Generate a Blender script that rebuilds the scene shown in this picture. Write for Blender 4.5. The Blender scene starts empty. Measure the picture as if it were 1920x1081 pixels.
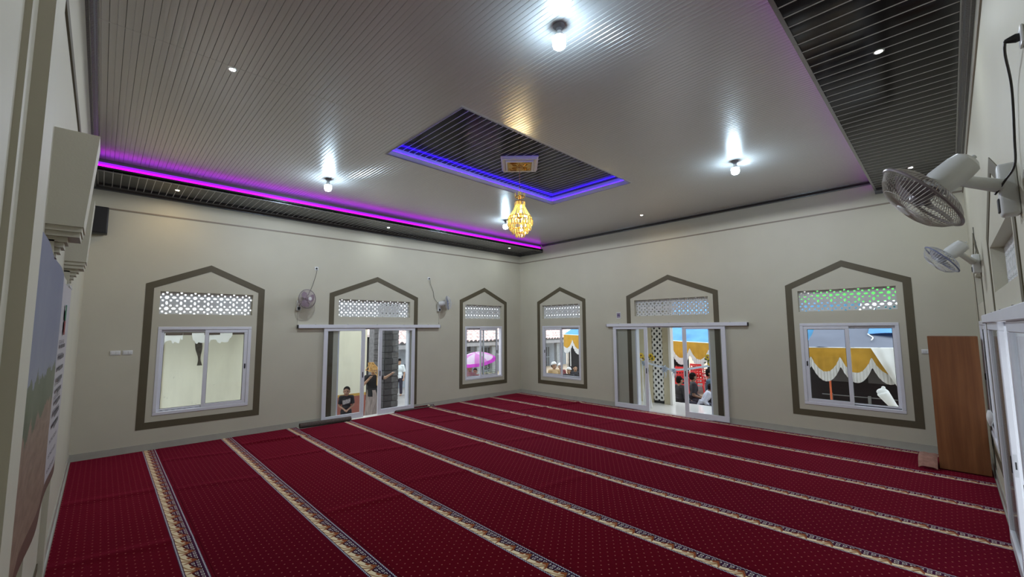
import bpy, bmesh, math, random
from math import sin, cos, pi, radians as R, sqrt, atan2, exp
from mathutils import Vector as V, Matrix, Euler
random.seed(7)
SC = bpy.context.scene
COL = SC.collection

# ------------------------------------------------------------------ camera, sky, exposure
cam = bpy.data.cameras.new('camera')
cam.sensor_width = 36.0
cam.lens = 792.736 / 1920 * 36.0
cam.clip_start = 0.02
cam.clip_end = 200
camo = bpy.data.objects.new('camera', cam)
COL.objects.link(camo)
yaw, pit, rol = 0.800644, 0.0938268, -0.0057935
fw = V((-sin(yaw) * cos(pit), cos(yaw) * cos(pit), sin(pit)))
rt0 = V((cos(yaw), sin(yaw), 0))
up0 = rt0.cross(fw)
rt = rt0 * cos(rol) + up0 * sin(rol)
up = up0 * cos(rol) - rt0 * sin(rol)
mw = Matrix((rt, up, -fw)).transposed().to_4x4()
mw.translation = V((10.5262909, -10.6277223, 2.2211968))
camo.matrix_world = mw
SC.camera = camo

world = bpy.data.worlds.new('overcast_sky')
SC.world = world
world.use_nodes = True
bg = world.node_tree.nodes['Background']
bg.inputs[0].default_value = (0.86, 0.93, 1.0, 1)
bg.inputs[1].default_value = 1.5

SC.view_settings.view_transform = 'Standard'
SC.view_settings.look = 'None'
SC.view_settings.gamma = 1
SC.view_settings.use_curve_mapping = False
SC.view_settings.exposure = 1.0

BULB = 95.0           # radiance of the bulbs' globes
BULBW = 80.0          # the light the bulbs throw down into the room
SPOT = 340.0           # radiance of recessed downlights
CHAND = 45.0          # chandelier bulbs
LEDM = .75            # cove strip
LEDB = 7.0            # recess strip

# ------------------------------------------------------------------ dimensions
XR, YL = 10.85, -10.89        # right wall, near (left) wall
ZC, ZS = 5.04, 4.83           # main ceiling, soffits
WT = 0.15                     # wall thickness


# ------------------------------------------------------------------ node expressions
class X:
    """a shader socket (or number) that builds Math nodes"""
    nt = None

    def __init__(s, v): s.v = v

    @staticmethod
    def op(o, *a):
        n = X.nt.nodes.new('ShaderNodeMath')
        n.operation = o
        for i, q in enumerate(a):
            q = q.v if isinstance(q, X) else q
            if isinstance(q, (int, float)): n.inputs[i].default_value = q
            else: X.nt.links.new(q, n.inputs[i])
        return X(n.outputs[0])

    def __add__(s, o): return X.op('ADD', s, o)
    __radd__ = __add__
    def __sub__(s, o): return X.op('SUBTRACT', s, o)
    def __rsub__(s, o): return X.op('SUBTRACT', o, s)
    def __mul__(s, o): return X.op('MULTIPLY', s, o)
    __rmul__ = __mul__
    def __truediv__(s, o): return X.op('DIVIDE', s, o)
    def __lt__(s, o): return X.op('LESS_THAN', s, o)
    def __gt__(s, o): return X.op('GREATER_THAN', s, o)
    def abs(s): return X.op('ABSOLUTE', s)
    def fract(s): return X.op('FRACT', s)
    def floor(s): return X.op('FLOOR', s)
    def max(s, o): return X.op('MAXIMUM', s, o)
    def min(s, o): return X.op('MINIMUM', s, o)
    def sin(s): return X.op('SINE', s)
    def pow(s, o): return X.op('POWER', s, o)
    def sqrt(s): return X.op('SQRT', s)


def mixc(fac, a, b):
    n = X.nt.nodes.new('ShaderNodeMix')
    n.data_type = 'RGBA'
    f = fac.v if isinstance(fac, X) else fac
    if isinstance(f, (int, float)): n.inputs[0].default_value = f
    else: X.nt.links.new(f, n.inputs[0])
    for i, c in ((6, a), (7, b)):
        if isinstance(c, tuple): n.inputs[i].default_value = c if len(c) == 4 else c + (1,)
        else: X.nt.links.new(c, n.inputs[i])
    return n.outputs[2]


def coords(kind='Object'):
    t = X.nt.nodes.new('ShaderNodeTexCoord')
    s = X.nt.nodes.new('ShaderNodeSeparateXYZ')
    X.nt.links.new(t.outputs[kind], s.inputs[0])
    return X(s.outputs[0]), X(s.outputs[1]), X(s.outputs[2]), t.outputs[kind]


def noise(vec, scale, detail=3, rough=0.5):
    n = X.nt.nodes.new('ShaderNodeTexNoise')
    n.inputs['Scale'].default_value = scale
    n.inputs['Detail'].default_value = detail
    n.inputs['Roughness'].default_value = rough
    if vec is not None: X.nt.links.new(vec, n.inputs['Vector'])
    return X(n.outputs[0])


def scaled(vec, s):
    n = X.nt.nodes.new('ShaderNodeMapping')
    n.inputs['Scale'].default_value = s
    X.nt.links.new(vec, n.inputs['Vector'])
    return n.outputs[0]


MATS = {}


def mat(name, col=(.5, .5, .5), rough=.6, metal=0, spec=.5, var=0, vscale=6, bump=0, bscale=60, stretch=None,
        emit=None, estr=0, coat=0, sheen=0, trans=0, coatr=.1):
    if name in MATS: return MATS[name]
    m = bpy.data.materials.new(name)
    m.use_nodes = True
    MATS[name] = m
    nt = X.nt = m.node_tree
    p = nt.nodes['Principled BSDF']
    p.inputs['Base Color'].default_value = (*col, 1)
    p.inputs['Roughness'].default_value = rough
    p.inputs['Metallic'].default_value = metal
    p.inputs['Specular IOR Level'].default_value = spec
    p.inputs['Coat Weight'].default_value = coat
    p.inputs['Coat Roughness'].default_value = coatr
    p.inputs['Sheen Weight'].default_value = sheen
    p.inputs['Transmission Weight'].default_value = trans
    if emit:
        p.inputs['Emission Color'].default_value = (*emit, 1)
        p.inputs['Emission Strength'].default_value = estr
    if var or bump:
        x, y, z, vec = coords('Object')
        if stretch: vec = scaled(vec, stretch)
        if var:
            n = noise(vec, vscale, 4)
            lo = tuple(max(0, c * (1 - var)) for c in col)
            hi = tuple(min(1, c * (1 + var)) for c in col)
            f = ((n - .5) * 2.2 + .5).max(0).min(1)
            nt.links.new(mixc(f, lo, hi), p.inputs['Base Color'])
        if bump:
            b = nt.nodes.new('ShaderNodeBump')
            b.inputs['Strength'].default_value = bump
            b.inputs['Distance'].default_value = .01
            nt.links.new(noise(vec, bscale, 3).v, b.inputs['Height'])
            nt.links.new(b.outputs[0], p.inputs['Normal'])
    return m


def cloth(name, col, transl=.4, var=.1, vscale=5, rough=.9):
    """thin fabric or tarpaulin that lets some light through"""
    if name in MATS: return MATS[name]
    m = bpy.data.materials.new(name)
    m.use_nodes = True
    MATS[name] = m
    nt = X.nt = m.node_tree
    nt.nodes.remove(nt.nodes['Principled BSDF'])
    d = nt.nodes.new('ShaderNodeBsdfDiffuse')
    t = nt.nodes.new('ShaderNodeBsdfTranslucent')
    mx = nt.nodes.new('ShaderNodeMixShader')
    mx.inputs[0].default_value = transl
    x, y, z, vec = coords()
    f = ((noise(vec, vscale, 4) - .5) * 2.2 + .5).max(0).min(1)
    c = mixc(f, tuple(q * (1 - var) for q in col), tuple(min(1, q * (1 + var)) for q in col))
    for b in (d, t): nt.links.new(c, b.inputs['Color'])
    nt.links.new(d.outputs[0], mx.inputs[1])
    nt.links.new(t.outputs[0], mx.inputs[2])
    nt.links.new(mx.outputs[0], nt.nodes['Material Output'].inputs[0])
    return m


def glass_mat(name, refl=.08, tint=(.97, .99, 1)):
    if name in MATS: return MATS[name]
    m = bpy.data.materials.new(name)
    m.use_nodes = True
    MATS[name] = m
    nt = m.node_tree
    nt.nodes.remove(nt.nodes['Principled BSDF'])
    t = nt.nodes.new('ShaderNodeBsdfTransparent')
    t.inputs[0].default_value = (*tint, 1)
    g = nt.nodes.new('ShaderNodeBsdfGlossy')
    g.inputs['Roughness'].default_value = .02
    mx = nt.nodes.new('ShaderNodeMixShader')
    fr = nt.nodes.new('ShaderNodeFresnel')
    fr.inputs[0].default_value = 1.45
    hf = nt.nodes.new('ShaderNodeMath')
    hf.operation = 'MULTIPLY'
    hf.inputs[1].default_value = .5
    nt.links.new(fr.outputs[0], hf.inputs[0])
    nt.links.new(hf.outputs[0], mx.inputs[0])
    nt.links.new(t.outputs[0], mx.inputs[1])
    nt.links.new(g.outputs[0], mx.inputs[2])
    nt.links.new(mx.outputs[0], nt.nodes['Material Output'].inputs[0])
    return m


def emis(name, col, s):
    if name in MATS: return MATS[name]
    m = bpy.data.materials.new(name)
    m.use_nodes = True
    MATS[name] = m
    p = m.node_tree.nodes['Principled BSDF']
    p.inputs['Base Color'].default_value = (*col, 1)
    p.inputs['Emission Color'].default_value = (*col, 1)
    p.inputs['Emission Strength'].default_value = s
    return m


# ------------------------------------------------------------------ mesh building
class B:
    def __init__(s): s.bm = bmesh.new(); s.mi = 0

    def _f(s, vs):
        try:
            f = s.bm.faces.new(vs)
            f.material_index = s.mi
            return f
        except ValueError: return None

    def m(s, i): s.mi = i; return s

    def box(s, x0, x1, y0, y1, z0, z1, M=None):
        P = [V((x, y, z)) for z in (z0, z1) for y in (y0, y1) for x in (x0, x1)]
        if M: P = [M @ p for p in P]
        v = [s.bm.verts.new(p) for p in P]
        for q in ((0, 2, 3, 1), (4, 5, 7, 6), (0, 1, 5, 4), (2, 6, 7, 3), (0, 4, 6, 2), (1, 3, 7, 5)):
            s._f([v[i] for i in q])
        return s

    def bevbox(s, x0, x1, y0, y1, z0, z1, b=.01, seg=2, M=None):
        t = bmesh.new()
        r = bmesh.ops.create_cube(t, size=1)
        for v in t.verts:
            v.co = V((x0 + (v.co.x + .5) * (x1 - x0), y0 + (v.co.y + .5) * (y1 - y0), z0 + (v.co.z + .5) * (z1 - z0)))
        bmesh.ops.bevel(t, geom=t.edges[:], offset=b, segments=seg, affect='EDGES', profile=.5)
        s._join(t, M)
        return s

    def _join(s, t, M=None):
        mp = {}
        for v in t.verts: mp[v] = s.bm.verts.new(M @ v.co if M else v.co)
        for f in t.faces:
            s._f([mp[v] for v in f.verts])
        t.free()

    def ring(s, c, ax, r, n, squash=None):
        ax = ax.normalized()
        a = ax.orthogonal().normalized() if abs(ax.z) < .999 else V((1, 0, 0))
        if abs(ax.z) < .999: a = V((0, 0, 1)).cross(ax).normalized()
        b = ax.cross(a)
        return [s.bm.verts.new(c + (a * cos(2 * pi * i / n) + b * sin(2 * pi * i / n)) * r) for i in range(n)]

    def cone(s, p0, p1, r0, r1, n=12, caps=True):
        p0, p1 = V(p0), V(p1)
        d = p1 - p0
        A, C = s.ring(p0, d, r0, n), s.ring(p1, d, r1, n)
        for i in range(n): s._f([A[i], A[(i + 1) % n], C[(i + 1) % n], C[i]])
        if caps: s._f(A[::-1]); s._f(C)
        return s

    def cyl(s, p0, p1, r, n=12): return s.cone(p0, p1, r, r, n)

    def tube(s, pts, r, n=8, closed=False, caps=True):
        pts = [V(p) for p in pts]
        N = len(pts)
        rings = []
        ref = None
        for i, p in enumerate(pts):
            a = pts[(i - 1) % N] if (closed or i > 0) else p
            b = pts[(i + 1) % N] if (closed or i < N - 1) else p
            d = (b - a).normalized()
            if ref is None: ref = d.orthogonal().normalized()
            ref = (ref - d * ref.dot(d))
            if ref.length < 1e-6: ref = d.orthogonal()
            ref.normalize()
            o = d.cross(ref)
            rr = r[i] if isinstance(r, (list, tuple)) else r
            rings.append([s.bm.verts.new(p + (ref * cos(2 * pi * k / n) + o * sin(2 * pi * k / n)) * rr) for k in range(n)])
        for i in range(N if closed else N - 1):
            A, C = rings[i], rings[(i + 1) % N]
            off = 0
            if closed and i == N - 1:
                off = min(range(n), key=lambda q: (C[q].co - A[0].co).length)
            for k in range(n): s._f([A[k], A[(k + 1) % n], C[(k + 1 + off) % n], C[(k + off) % n]])
        if caps and not closed: s._f(rings[0][::-1]); s._f(rings[-1])
        return s

    def lathe(s, prof, n=24, M=None, cap=True):
        rings = []
        for r, z in prof:
            if r < 1e-6:
                p = V((0, 0, z)); rings.append([s.bm.verts.new(M @ p if M else p)])
            else:
                q = []
                for i in range(n):
                    p = V((r * cos(2 * pi * i / n), r * sin(2 * pi * i / n), z))
                    q.append(s.bm.verts.new(M @ p if M else p))
                rings.append(q)
        for A, C in zip(rings, rings[1:]):
            if len(A) == 1 and len(C) == 1: continue
            for i in range(n):
                j = (i + 1) % n
                if len(A) == 1: s._f([A[0], C[j], C[i]])
                elif len(C) == 1: s._f([A[i], A[j], C[0]])
                else: s._f([A[i], A[j], C[j], C[i]])
        if cap:
            if len(rings[0]) > 1: s._f(rings[0][::-1])
            if len(rings[-1]) > 1: s._f(rings[-1])
        return s

    def ell(s, c, r, n=14, m=10, M=None):
        c = V(c)
        r = V((r, r, r)) if isinstance(r, (int, float)) else V(r)
        T = Matrix.Translation(c) @ (M if M else Matrix()) @ Matrix.Diagonal((r.x, r.y, r.z, 1))
        prof = [(sin(pi * i / m), -cos(pi * i / m)) for i in range(m + 1)]
        prof[0] = (0, -1); prof[-1] = (0, 1)
        return s.lathe(prof, n, T)

    def prism(s, pts, y0, y1, M=None):
        """extrude an xz outline along y"""
        t = M if M else Matrix()
        a = [s.bm.verts.new(t @ V((p[0], y0, p[1]))) for p in pts]
        b = [s.bm.verts.new(t @ V((p[0], y1, p[1]))) for p in pts]
        n = len(pts)
        for i in range(n): s._f([a[i], a[(i + 1) % n], b[(i + 1) % n], b[i]])
        s._f(a[::-1]); s._f(b)
        return s

    def sweep(s, prof, path, closed=False, upv=(0, 0, 1)):
        """sweep a 2d profile (out, up) along a horizontal path; out is to the left of travel; mitred"""
        P = [V(p) for p in path]
        N = len(P)
        rings = []
        for i, p in enumerate(P):
            d0 = (p - P[i - 1]).normalized() if (i > 0 or closed) else None
            d1 = (P[(i + 1) % N] - p).normalized() if (i < N - 1 or closed) else None
            if d0 is None: d0 = d1
            if d1 is None: d1 = d0
            n0, n1 = V((-d0.y, d0.x, 0)), V((-d1.y, d1.x, 0))
            nn = (n0 + n1)
            nn = nn / max(1e-6, (1 + n0.dot(n1)))
            rings.append([s.bm.verts.new(p + nn * o + V((0, 0, u))) for o, u in prof])
        k = len(prof)
        for i in range(N if closed else N - 1):
            A, C = rings[i], rings[(i + 1) % N]
            for j in range(k): s._f([A[j], A[(j + 1) % k], C[(j + 1) % k], C[j]])
        if not closed: s._f(rings[0][::-1]); s._f(rings[-1])
        return s

    def grid(s, nx, ny, fn):
        vs = [[s.bm.verts.new(fn(i / nx, j / ny)) for j in range(ny + 1)] for i in range(nx + 1)]
        for i in range(nx):
            for j in range(ny): s._f([vs[i][j], vs[i + 1][j], vs[i + 1][j + 1], vs[i][j + 1]])
        return s

    def sheet(s, nx, ny, fn, th=.004):
        """a grid with thickness (both faces and rim)"""
        P = [[V(fn(i / nx, j / ny)) for j in range(ny + 1)] for i in range(nx + 1)]
        def nrm(i, j):
            a = P[min(i + 1, nx)][j] - P[max(i - 1, 0)][j]
            b = P[i][min(j + 1, ny)] - P[i][max(j - 1, 0)]
            q = a.cross(b)
            return q.normalized() if q.length > 1e-9 else V((0, 0, 1))
        T = [[s.bm.verts.new(P[i][j] + nrm(i, j) * th / 2) for j in range(ny + 1)] for i in range(nx + 1)]
        U = [[s.bm.verts.new(P[i][j] - nrm(i, j) * th / 2) for j in range(ny + 1)] for i in range(nx + 1)]
        for i in range(nx):
            for j in range(ny):
                s._f([T[i][j], T[i + 1][j], T[i + 1][j + 1], T[i][j + 1]])
                s._f([U[i][j + 1], U[i + 1][j + 1], U[i + 1][j], U[i][j]])
        for i in range(nx):
            s._f([T[i + 1][0], T[i][0], U[i][0], U[i + 1][0]]); s._f([T[i][ny], T[i + 1][ny], U[i + 1][ny], U[i][ny]])
        for j in range(ny):
            s._f([T[0][j], T[0][j + 1], U[0][j + 1], U[0][j]]); s._f([T[nx][j + 1], T[nx][j], U[nx][j], U[nx][j + 1]])
        return s

    def mesh(s, name, mats, smooth=False):
        me = bpy.data.meshes.new(name)
        bmesh.ops.recalc_face_normals(s.bm, faces=s.bm.faces[:])
        s.bm.to_mesh(me)
        s.bm.free()
        for q in (mats if isinstance(mats, (list, tuple)) else [mats]): me.materials.append(q)
        if smooth:
            for p in me.polygons: p.use_smooth = True
            if smooth != 'all': me.set_sharp_from_angle(angle=R(38))
        return me

    def obj(s, name, mats, parent=None, loc=(0, 0, 0), rot=None, smooth=False):
        return inst(name, s.mesh(name, mats, smooth), parent, loc, rot)


def inst(name, me, parent=None, loc=(0, 0, 0), rot=None):
    o = bpy.data.objects.new(name, me)
    COL.objects.link(o)
    o.parent = parent
    o.location = loc
    if rot is not None: o.rotation_euler = rot
    return o


def tag(o, label, cat, group=None):
    o['label'] = label
    o['category'] = cat
    if group: o['group'] = group
    return o


def thing(name, label, cat, loc=(0, 0, 0), rotz=0, group=None):
    o = bpy.data.objects.new(name, None)
    COL.objects.link(o)
    o.empty_display_size = .1
    o.location = loc
    o.rotation_euler = (0, 0, rotz)
    return tag(o, label, cat, group)


def struct(o): o['kind'] = 'structure'; return o


def struct_empty(name, loc=(0, 0, 0), rotz=0):
    o = bpy.data.objects.new(name, None)
    COL.objects.link(o)
    o.location = loc
    o.rotation_euler = (0, 0, rotz)
    return struct(o)


def dup(root, loc, rot=None, label=None, group=None):
    r = root.copy(); COL.objects.link(r); r.location = loc
    if rot is not None: r.rotation_euler = rot
    if label: r['label'] = label
    if group: r['group'] = group
    for ch in list(root.children):
        c = ch.copy(); COL.objects.link(c); c.parent = r
        for g in list(ch.children):
            d = g.copy(); COL.objects.link(d); d.parent = c
    return r


# ------------------------------------------------------------------ materials
m_wall = mat('wall_paint', (.56, .535, .425), .55, var=.03, vscale=1.5, bump=.06, bscale=90, spec=.35)
m_brown = mat('brown_paint', (.105, .088, .052), .5, var=.06, vscale=3, spec=.35)
m_line = mat('taupe_line_paint', (.24, .2, .15), .5)
m_base = mat('skirting_tile', (.42, .41, .35), .35, var=.05)
m_floor = mat('floor_tile', (.62, .61, .57), .15)
m_white = mat('white_aluminium', (.74, .75, .80), .35, var=.02)
m_gasket = mat('black_gasket', (.03, .03, .03), .6)
m_vent = mat('white_concrete_screen', (.66, .67, .66), .8, var=.06, vscale=20)
m_glass = glass_mat('window_glass')
m_plank = mat('silver_pvc_plank', (.68, .665, .655), .28, metal=.5, spec=.5)
m_joint = mat('plank_joint', (.3, .29, .28), .25)
m_dark = mat('charcoal_pvc_plank', (.009, .008, .012), .12, spec=.18)
m_silver = mat('silver_bead', (.62, .61, .63), .3, metal=.2)
m_crown = mat('black_cornice', (.03, .03, .032), .25, spec=.6)
m_crowns = mat('silver_cornice', (.35, .35, .36), .25, metal=.7)
m_whitebox = mat('white_board', (.72, .72, .72), .5)
m_black = mat('black_plastic', (.012, .012, .013), .45)
m_wplast = mat('white_plastic', (.72, .73, .72), .35)
m_metal = mat('steel', (.55, .56, .58), .3, metal=.9)
m_gold = mat('gold_metal', (.75, .45, .12), .25, metal=1)
m_cord = mat('dark_cord', (.035, .033, .03), .5)
m_skin = mat('brown_skin', (.30, .16, .10), .5, var=.05)
m_skin2 = mat('light_brown_skin', (.42, .25, .16), .5, var=.05)
m_hair = mat('black_hair', (.008, .007, .006), .85, spec=.1)


def carpet_material():
    m = bpy.data.materials.new('prayer_carpet')
    m.use_nodes = True
    nt = X.nt = m.node_tree
    p = nt.nodes['Principled BSDF']
    p.inputs['Roughness'].default_value = .95
    p.inputs['Specular IOR Level'].default_value = .02
    p.inputs['Sheen Weight'].default_value = .5
    p.inputs['Sheen Tint'].default_value = (1, .07, .2, 1)
    p.inputs['Sheen Roughness'].default_value = .35
    t = nt.nodes.new('ShaderNodeUVMap')
    s = nt.nodes.new('ShaderNodeSeparateXYZ')
    nt.links.new(t.outputs[0], s.inputs[0])
    u, v = X(s.outputs[0]), X(s.outputs[1])          # metres along, metres below the upper edge
    vec = t.outputs[0]
    red = mixc(noise(vec, 9, 3), (.070, .0012, .0040), (.092, .0017, .0055))
    oi = nt.nodes.new('ShaderNodeObjectInfo')
    red = mixc(X(oi.outputs['Random']), red, (.064, .0010, .0048))
    # scattered dots on a staggered lattice
    a, b = .088, .060
    row = (v / b).floor()
    uu = ((u / a) + (row * .5)).fract() - .5
    vv = (v / b).fract() - .5
    d = ((uu * a) * (uu * a) + (vv * b) * (vv * b)).sqrt()
    dots = d < .0068
    c = mixc(dots, red, (.34, .10, .09))
    # border
    W0, WW, PER = .026, .19, .222
    q = (v - W0) / WW
    tt = (u / PER).fract()
    cream, navy, orange, dk = (.78, .68, .44), (.012, .012, .035), (.24, .065, .018), (.04, .015, .008)
    rise = (tt / .82).min(1)
    fall = ((tt - .82) / .18).max(0)
    bnd = .60 - .40 * rise.pow(1.7) + .40 * fall
    e = q - bnd
    cc = mixc(e > 0, navy, cream)
    ink = (((u * 70 + q * 9).sin() * .12 + ((e * 26).sin())) > .55)
    cc = mixc(ink * (e > .1) * (e < .4), cc, (.34, .22, .10))
    org = (e > .04) * (e < (.05 + .20 * rise)) * (tt > .35) * ((((tt - .6) * (tt - .6) + (e - .14) * (e - .14) * .5)) > .0016)
    cc = mixc(org, cc, orange)
    lobe = (((tt - .80) * 7 + (q - .62) * 5).abs() < .35) * (e > .2)
    cc = mixc(lobe, cc, (.30, .16, .06))
    cc = mixc((e.abs() < .035), cc, dk)
    su = (u / .0555).fract() - .5
    sv = ((q - .15) / .21).fract() - .5
    mx = su.abs().max(sv.abs())
    sq = (mx < .31) * (mx > .17) * (e < -.06) * (q > .13)
    cc = mixc(sq, cc, (.62, .58, .52))
    zig = ((u / .03).fract() - .5).abs() * .1
    top = (q < .12)
    cc = mixc(top, cc, navy)
    cc = mixc(top * ((q - .03 - zig).abs() < .022), cc, (.55, .55, .6))
    bot = (q > .87)
    cc = mixc(bot, cc, navy)
    cc = mixc(bot * ((q - .91 - zig).abs() < .022), cc, (.5, .52, .58))
    inb = (q > 0) * (q < 1)
    c = mixc(inb, c, cc)
    edge = (v < .012)
    c = mixc(edge, c, (.06, .002, .005))
    nt.links.new(c, p.inputs['Base Color'])
    bp = nt.nodes.new('ShaderNodeBump')
    bp.inputs['Strength'].default_value = .35
    bp.inputs['Distance'].default_value = .004
    nt.links.new(noise(vec, 260, 2).v, bp.inputs['Height'])
    nt.links.new(bp.outputs[0], p.inputs['Normal'])
    return m


m_carpet = carpet_material()


def banner_material():
    m = bpy.data.materials.new('banner_print')
    m.use_nodes = True
    nt = X.nt = m.node_tree
    p = nt.nodes['Principled BSDF']
    p.inputs['Roughness'].default_value = .55
    x, y, z, vec = coords()            # x 0 (far end) .. 2.9, z 0..1.55
    n1 = noise(vec, 3.0, 5, .6)
    sky = mixc(((z - .9) * 1.6 + (n1 - .5)).max(0).min(1), (.22, .23, .28), (.13, .14, .22))
    hill = mixc(n1, (.05, .07, .03), (.16, .17, .10))
    bld = mixc(noise(scaled(vec, (5, 1, 14)), 1.2, 4), (.10, .05, .035), (.36, .25, .17))
    hz = .95 + (n1 - .5) * .5
    c = mixc((z > hz), bld, sky)
    c = mixc((z < hz) * (z > hz - .22), c, hill)
    # pale text panel near the far end with its wavy edge
    edge = 1.0 + (z - .8) * .15 + ((z * 4).sin() * .07)
    pan = x < edge
    c = mixc(pan, c, mixc(noise(vec, 5), (.50, .47, .47), (.40, .37, .39)))
    lines = (((z * 9.5).fract() - .5).abs() < .14) * (noise(scaled(vec, (9, 1, 40)), 4, 1) > .49) * (x > .3) * (x < .82)
    c = mixc(lines * (z < 1.15), c, (.10, .08, .09))
    c = mixc((z < .1), c, (.12, .06, .04))
    nt.links.new(c, p.inputs['Base Color'])
    return m


m_banner = banner_material()


def stained_wall(name, base, dado=None, zline=.2):
    m = bpy.data.materials.new(name)
    m.use_nodes = True
    nt = X.nt = m.node_tree
    p = nt.nodes['Principled BSDF']
    p.inputs['Roughness'].default_value = .8
    x, y, z, vec = coords()
    n = noise(scaled(vec, (1, 1.2, .35)), 1.5, 5, .6)
    c = mixc(((n - .45) * 3).max(0).min(1), base, tuple(q * .82 for q in base))
    mold = noise(vec, 2.2, 6, .7)
    spots = (mold > .66)
    c = mixc(spots * .5, c, tuple(q * .55 for q in base))
    if dado:
        c = mixc(z < zline, c, dado)
        c = mixc(((z - zline - .03).abs() < .04), c, (.5, .30, .07))
    nt.links.new(c, p.inputs['Base Color'])
    return m

# ------------------------------------------------------------------ walls
def TA(x, y, z): return V((x, y, z))                      # far right wall (y = 0)
def TB(x, y, z): return V((-y, x, z))                     # far left wall (x = 0), local x = world y
def TR(x, y, z): return V((XR + y, -x, z))                # right wall, local x = -world y


def wall(name, T, x0, x1, openings, h=5.15):
    """openings: list of (xa, xb, [(za, zb), ...])"""
    b = B()
    def bx(a, c, z0, z1):
        P = [T(x, y, z) for z in (z0, z1) for y in (0, WT) for x in (a, c)]
        v = [b.bm.verts.new(p) for p in P]
        for q in ((0, 2, 3, 1), (4, 5, 7, 6), (0, 1, 5, 4), (2, 6, 7, 3), (0, 4, 6, 2), (1, 3, 7, 5)): b._f([v[i] for i in q])
    cur = x0
    for xa, xb, zz in sorted(openings):
        bx(cur, xa, -.3, h)
        z = -.3
        for za, zb in zz:
            if za > z: bx(xa, xb, z, za)
            z = zb
        bx(xa, xb, z, h)
        cur = xb
    bx(cur, x1, -.3, h)
    return struct(b.obj(name, m_wall))


WV = (2.537, 2.973)
WZ = (.625, 2.29)
W1, W2, D1 = -9.06, -1.68, -5.405
W3, W4, D2 = 1.80, 9.09, 5.45
W5, D3 = 1.70, 5.45        # right wall, local x
wo = lambda c: (c - .78, c + .78, [WZ, WV])
do = lambda c: (c - 1.0, c + 1.0, [(-.02, 2.25), WV])
wall('wall_left', TB, YL - WT, 0, [wo(W1), do(D1), wo(W2)])
wall('wall_back', TA, -WT, XR + WT, [wo(W3), do(D2), wo(W4)])
wall('wall_right', TR, 0, -YL + WT, [wo(W5), do(D3)])
struct(B().box(0, XR, YL - WT, YL, -.3, 5.15).obj('wall_near', m_wall))
struct(B().box(-WT, XR + WT, YL - WT, WT, -.3, 0).obj('floor', m_floor))

# skirting tiles
for nm, T, segs in (('baseboard_left', TB, [(YL, D1 - 1.0), (D1 + 1.0, 0)]), ('baseboard_back', TA, [(0, D2 - 1.0), (D2 + 1.0, XR)]),
                    ('baseboard_right', TR, [(0, D3 - 1.0), (D3 + 1.0, -YL)])):
    b = B()
    for a, c in segs:
        P = [T(x, y, z) for z in (0, .13) for y in (-.012, 0) for x in (a, c)]
        v = [b.bm.verts.new(p) for p in P]
        for q in ((0, 2, 3, 1), (4, 5, 7, 6), (0, 1, 5, 4), (2, 6, 7, 3), (0, 4, 6, 2), (1, 3, 7, 5)): b._f([v[i] for i in q])
    struct(b.obj(nm, m_base))
struct(B().box(0, 8, YL, YL + .012, 0, .13).obj('baseboard_near', m_base))

# thin plaster step line high on the walls
lp = [(0, 0), (.012, 0), (.012, .028), (0, .028)]
struct(B().sweep(lp, [(XR, 0, 4.54), (0, 0, 4.5)]).obj('trim_1', m_line))
struct(B().sweep(lp, [(0, 0, 4.5), (0, YL, 4.42)]).obj('trim_2', m_line))
struct(B().sweep([(0, 0), (.012, 0), (.012, .075), (0, .075)], [(0, YL, 4.07), (XR, YL, 4.07)]).obj('trim_3', m_brown))
struct(B().sweep([(0, 0), (.012, 0), (.012, .05), (0, .05)], [(XR, YL, 4.52), (XR, 0, 4.52)]).obj('trim_4', m_line))

# ------------------------------------------------------------------ openwork vent tiles
from mathutils.geometry import tessellate_polygon


def vent_tile_mesh(w, h, t=.045):
    out = []
    def add(*p): out.extend(p)
    c, k, d = .085, .42, .33
    add((-.5, -.5), (-c, -.5), (-c, -k), (0, -d), (c, -k), (c, -.5), (.5, -.5), (.5, -c), (k, -c), (d, 0), (k, c), (.5, c),
        (.5, .5), (c, .5), (c, k), (0, d), (-c, k), (-c, .5), (-.5, .5), (-.5, c), (-k, c), (-d, 0), (-k, -c), (-.5, -c))
    holes = [[((.19 if i % 2 == 0 else .105) * cos(2 * pi * i / 16), (.19 if i % 2 == 0 else .105) * sin(2 * pi * i / 16)) for i in range(16)]]
    for sx in (-1, 1):
        for sy in (-1, 1):
            q, e = .275, .075
            holes.append([(sx * q - e, sy * q - e), (sx * q + e, sy * q - e), (sx * q + e, sy * q + e), (sx * q - e, sy * q + e)])
    loops = [out] + holes
    flat = [p for l in loops for p in l]
    tris = tessellate_polygon([[V((p[0], p[1], 0)) for p in l] for l in loops])
    b = B()
    F = [b.bm.verts.new((p[0] * w, 0, p[1] * h)) for p in flat]
    K = [b.bm.verts.new((p[0] * w, t, p[1] * h)) for p in flat]
    for a, c2, d2 in tris: b._f([F[a], F[c2], F[d2]]); b._f([K[d2], K[c2], K[a]])
    i = 0
    for l in loops:
        n = len(l)
        for j in range(n):
            p, q = i + j, i + (j + 1) % n
            b._f([F[p], F[q], K[q], K[p]])
        i += n
    return b.mesh('vent_tile', m_vent)


me_tile_w = vent_tile_mesh(1.56 / 7, .218)
me_tile_d = vent_tile_mesh(2.0 / 9, .218)


def vents(par, half, n, me, y=.09):
    w = 2 * half / n
    for i in range(n):
        for j in range(2):
            inst('vent_tile', me, par, (-half + w * (i + .5), y, WV[0] + .218 * (j + .5)))


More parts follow.
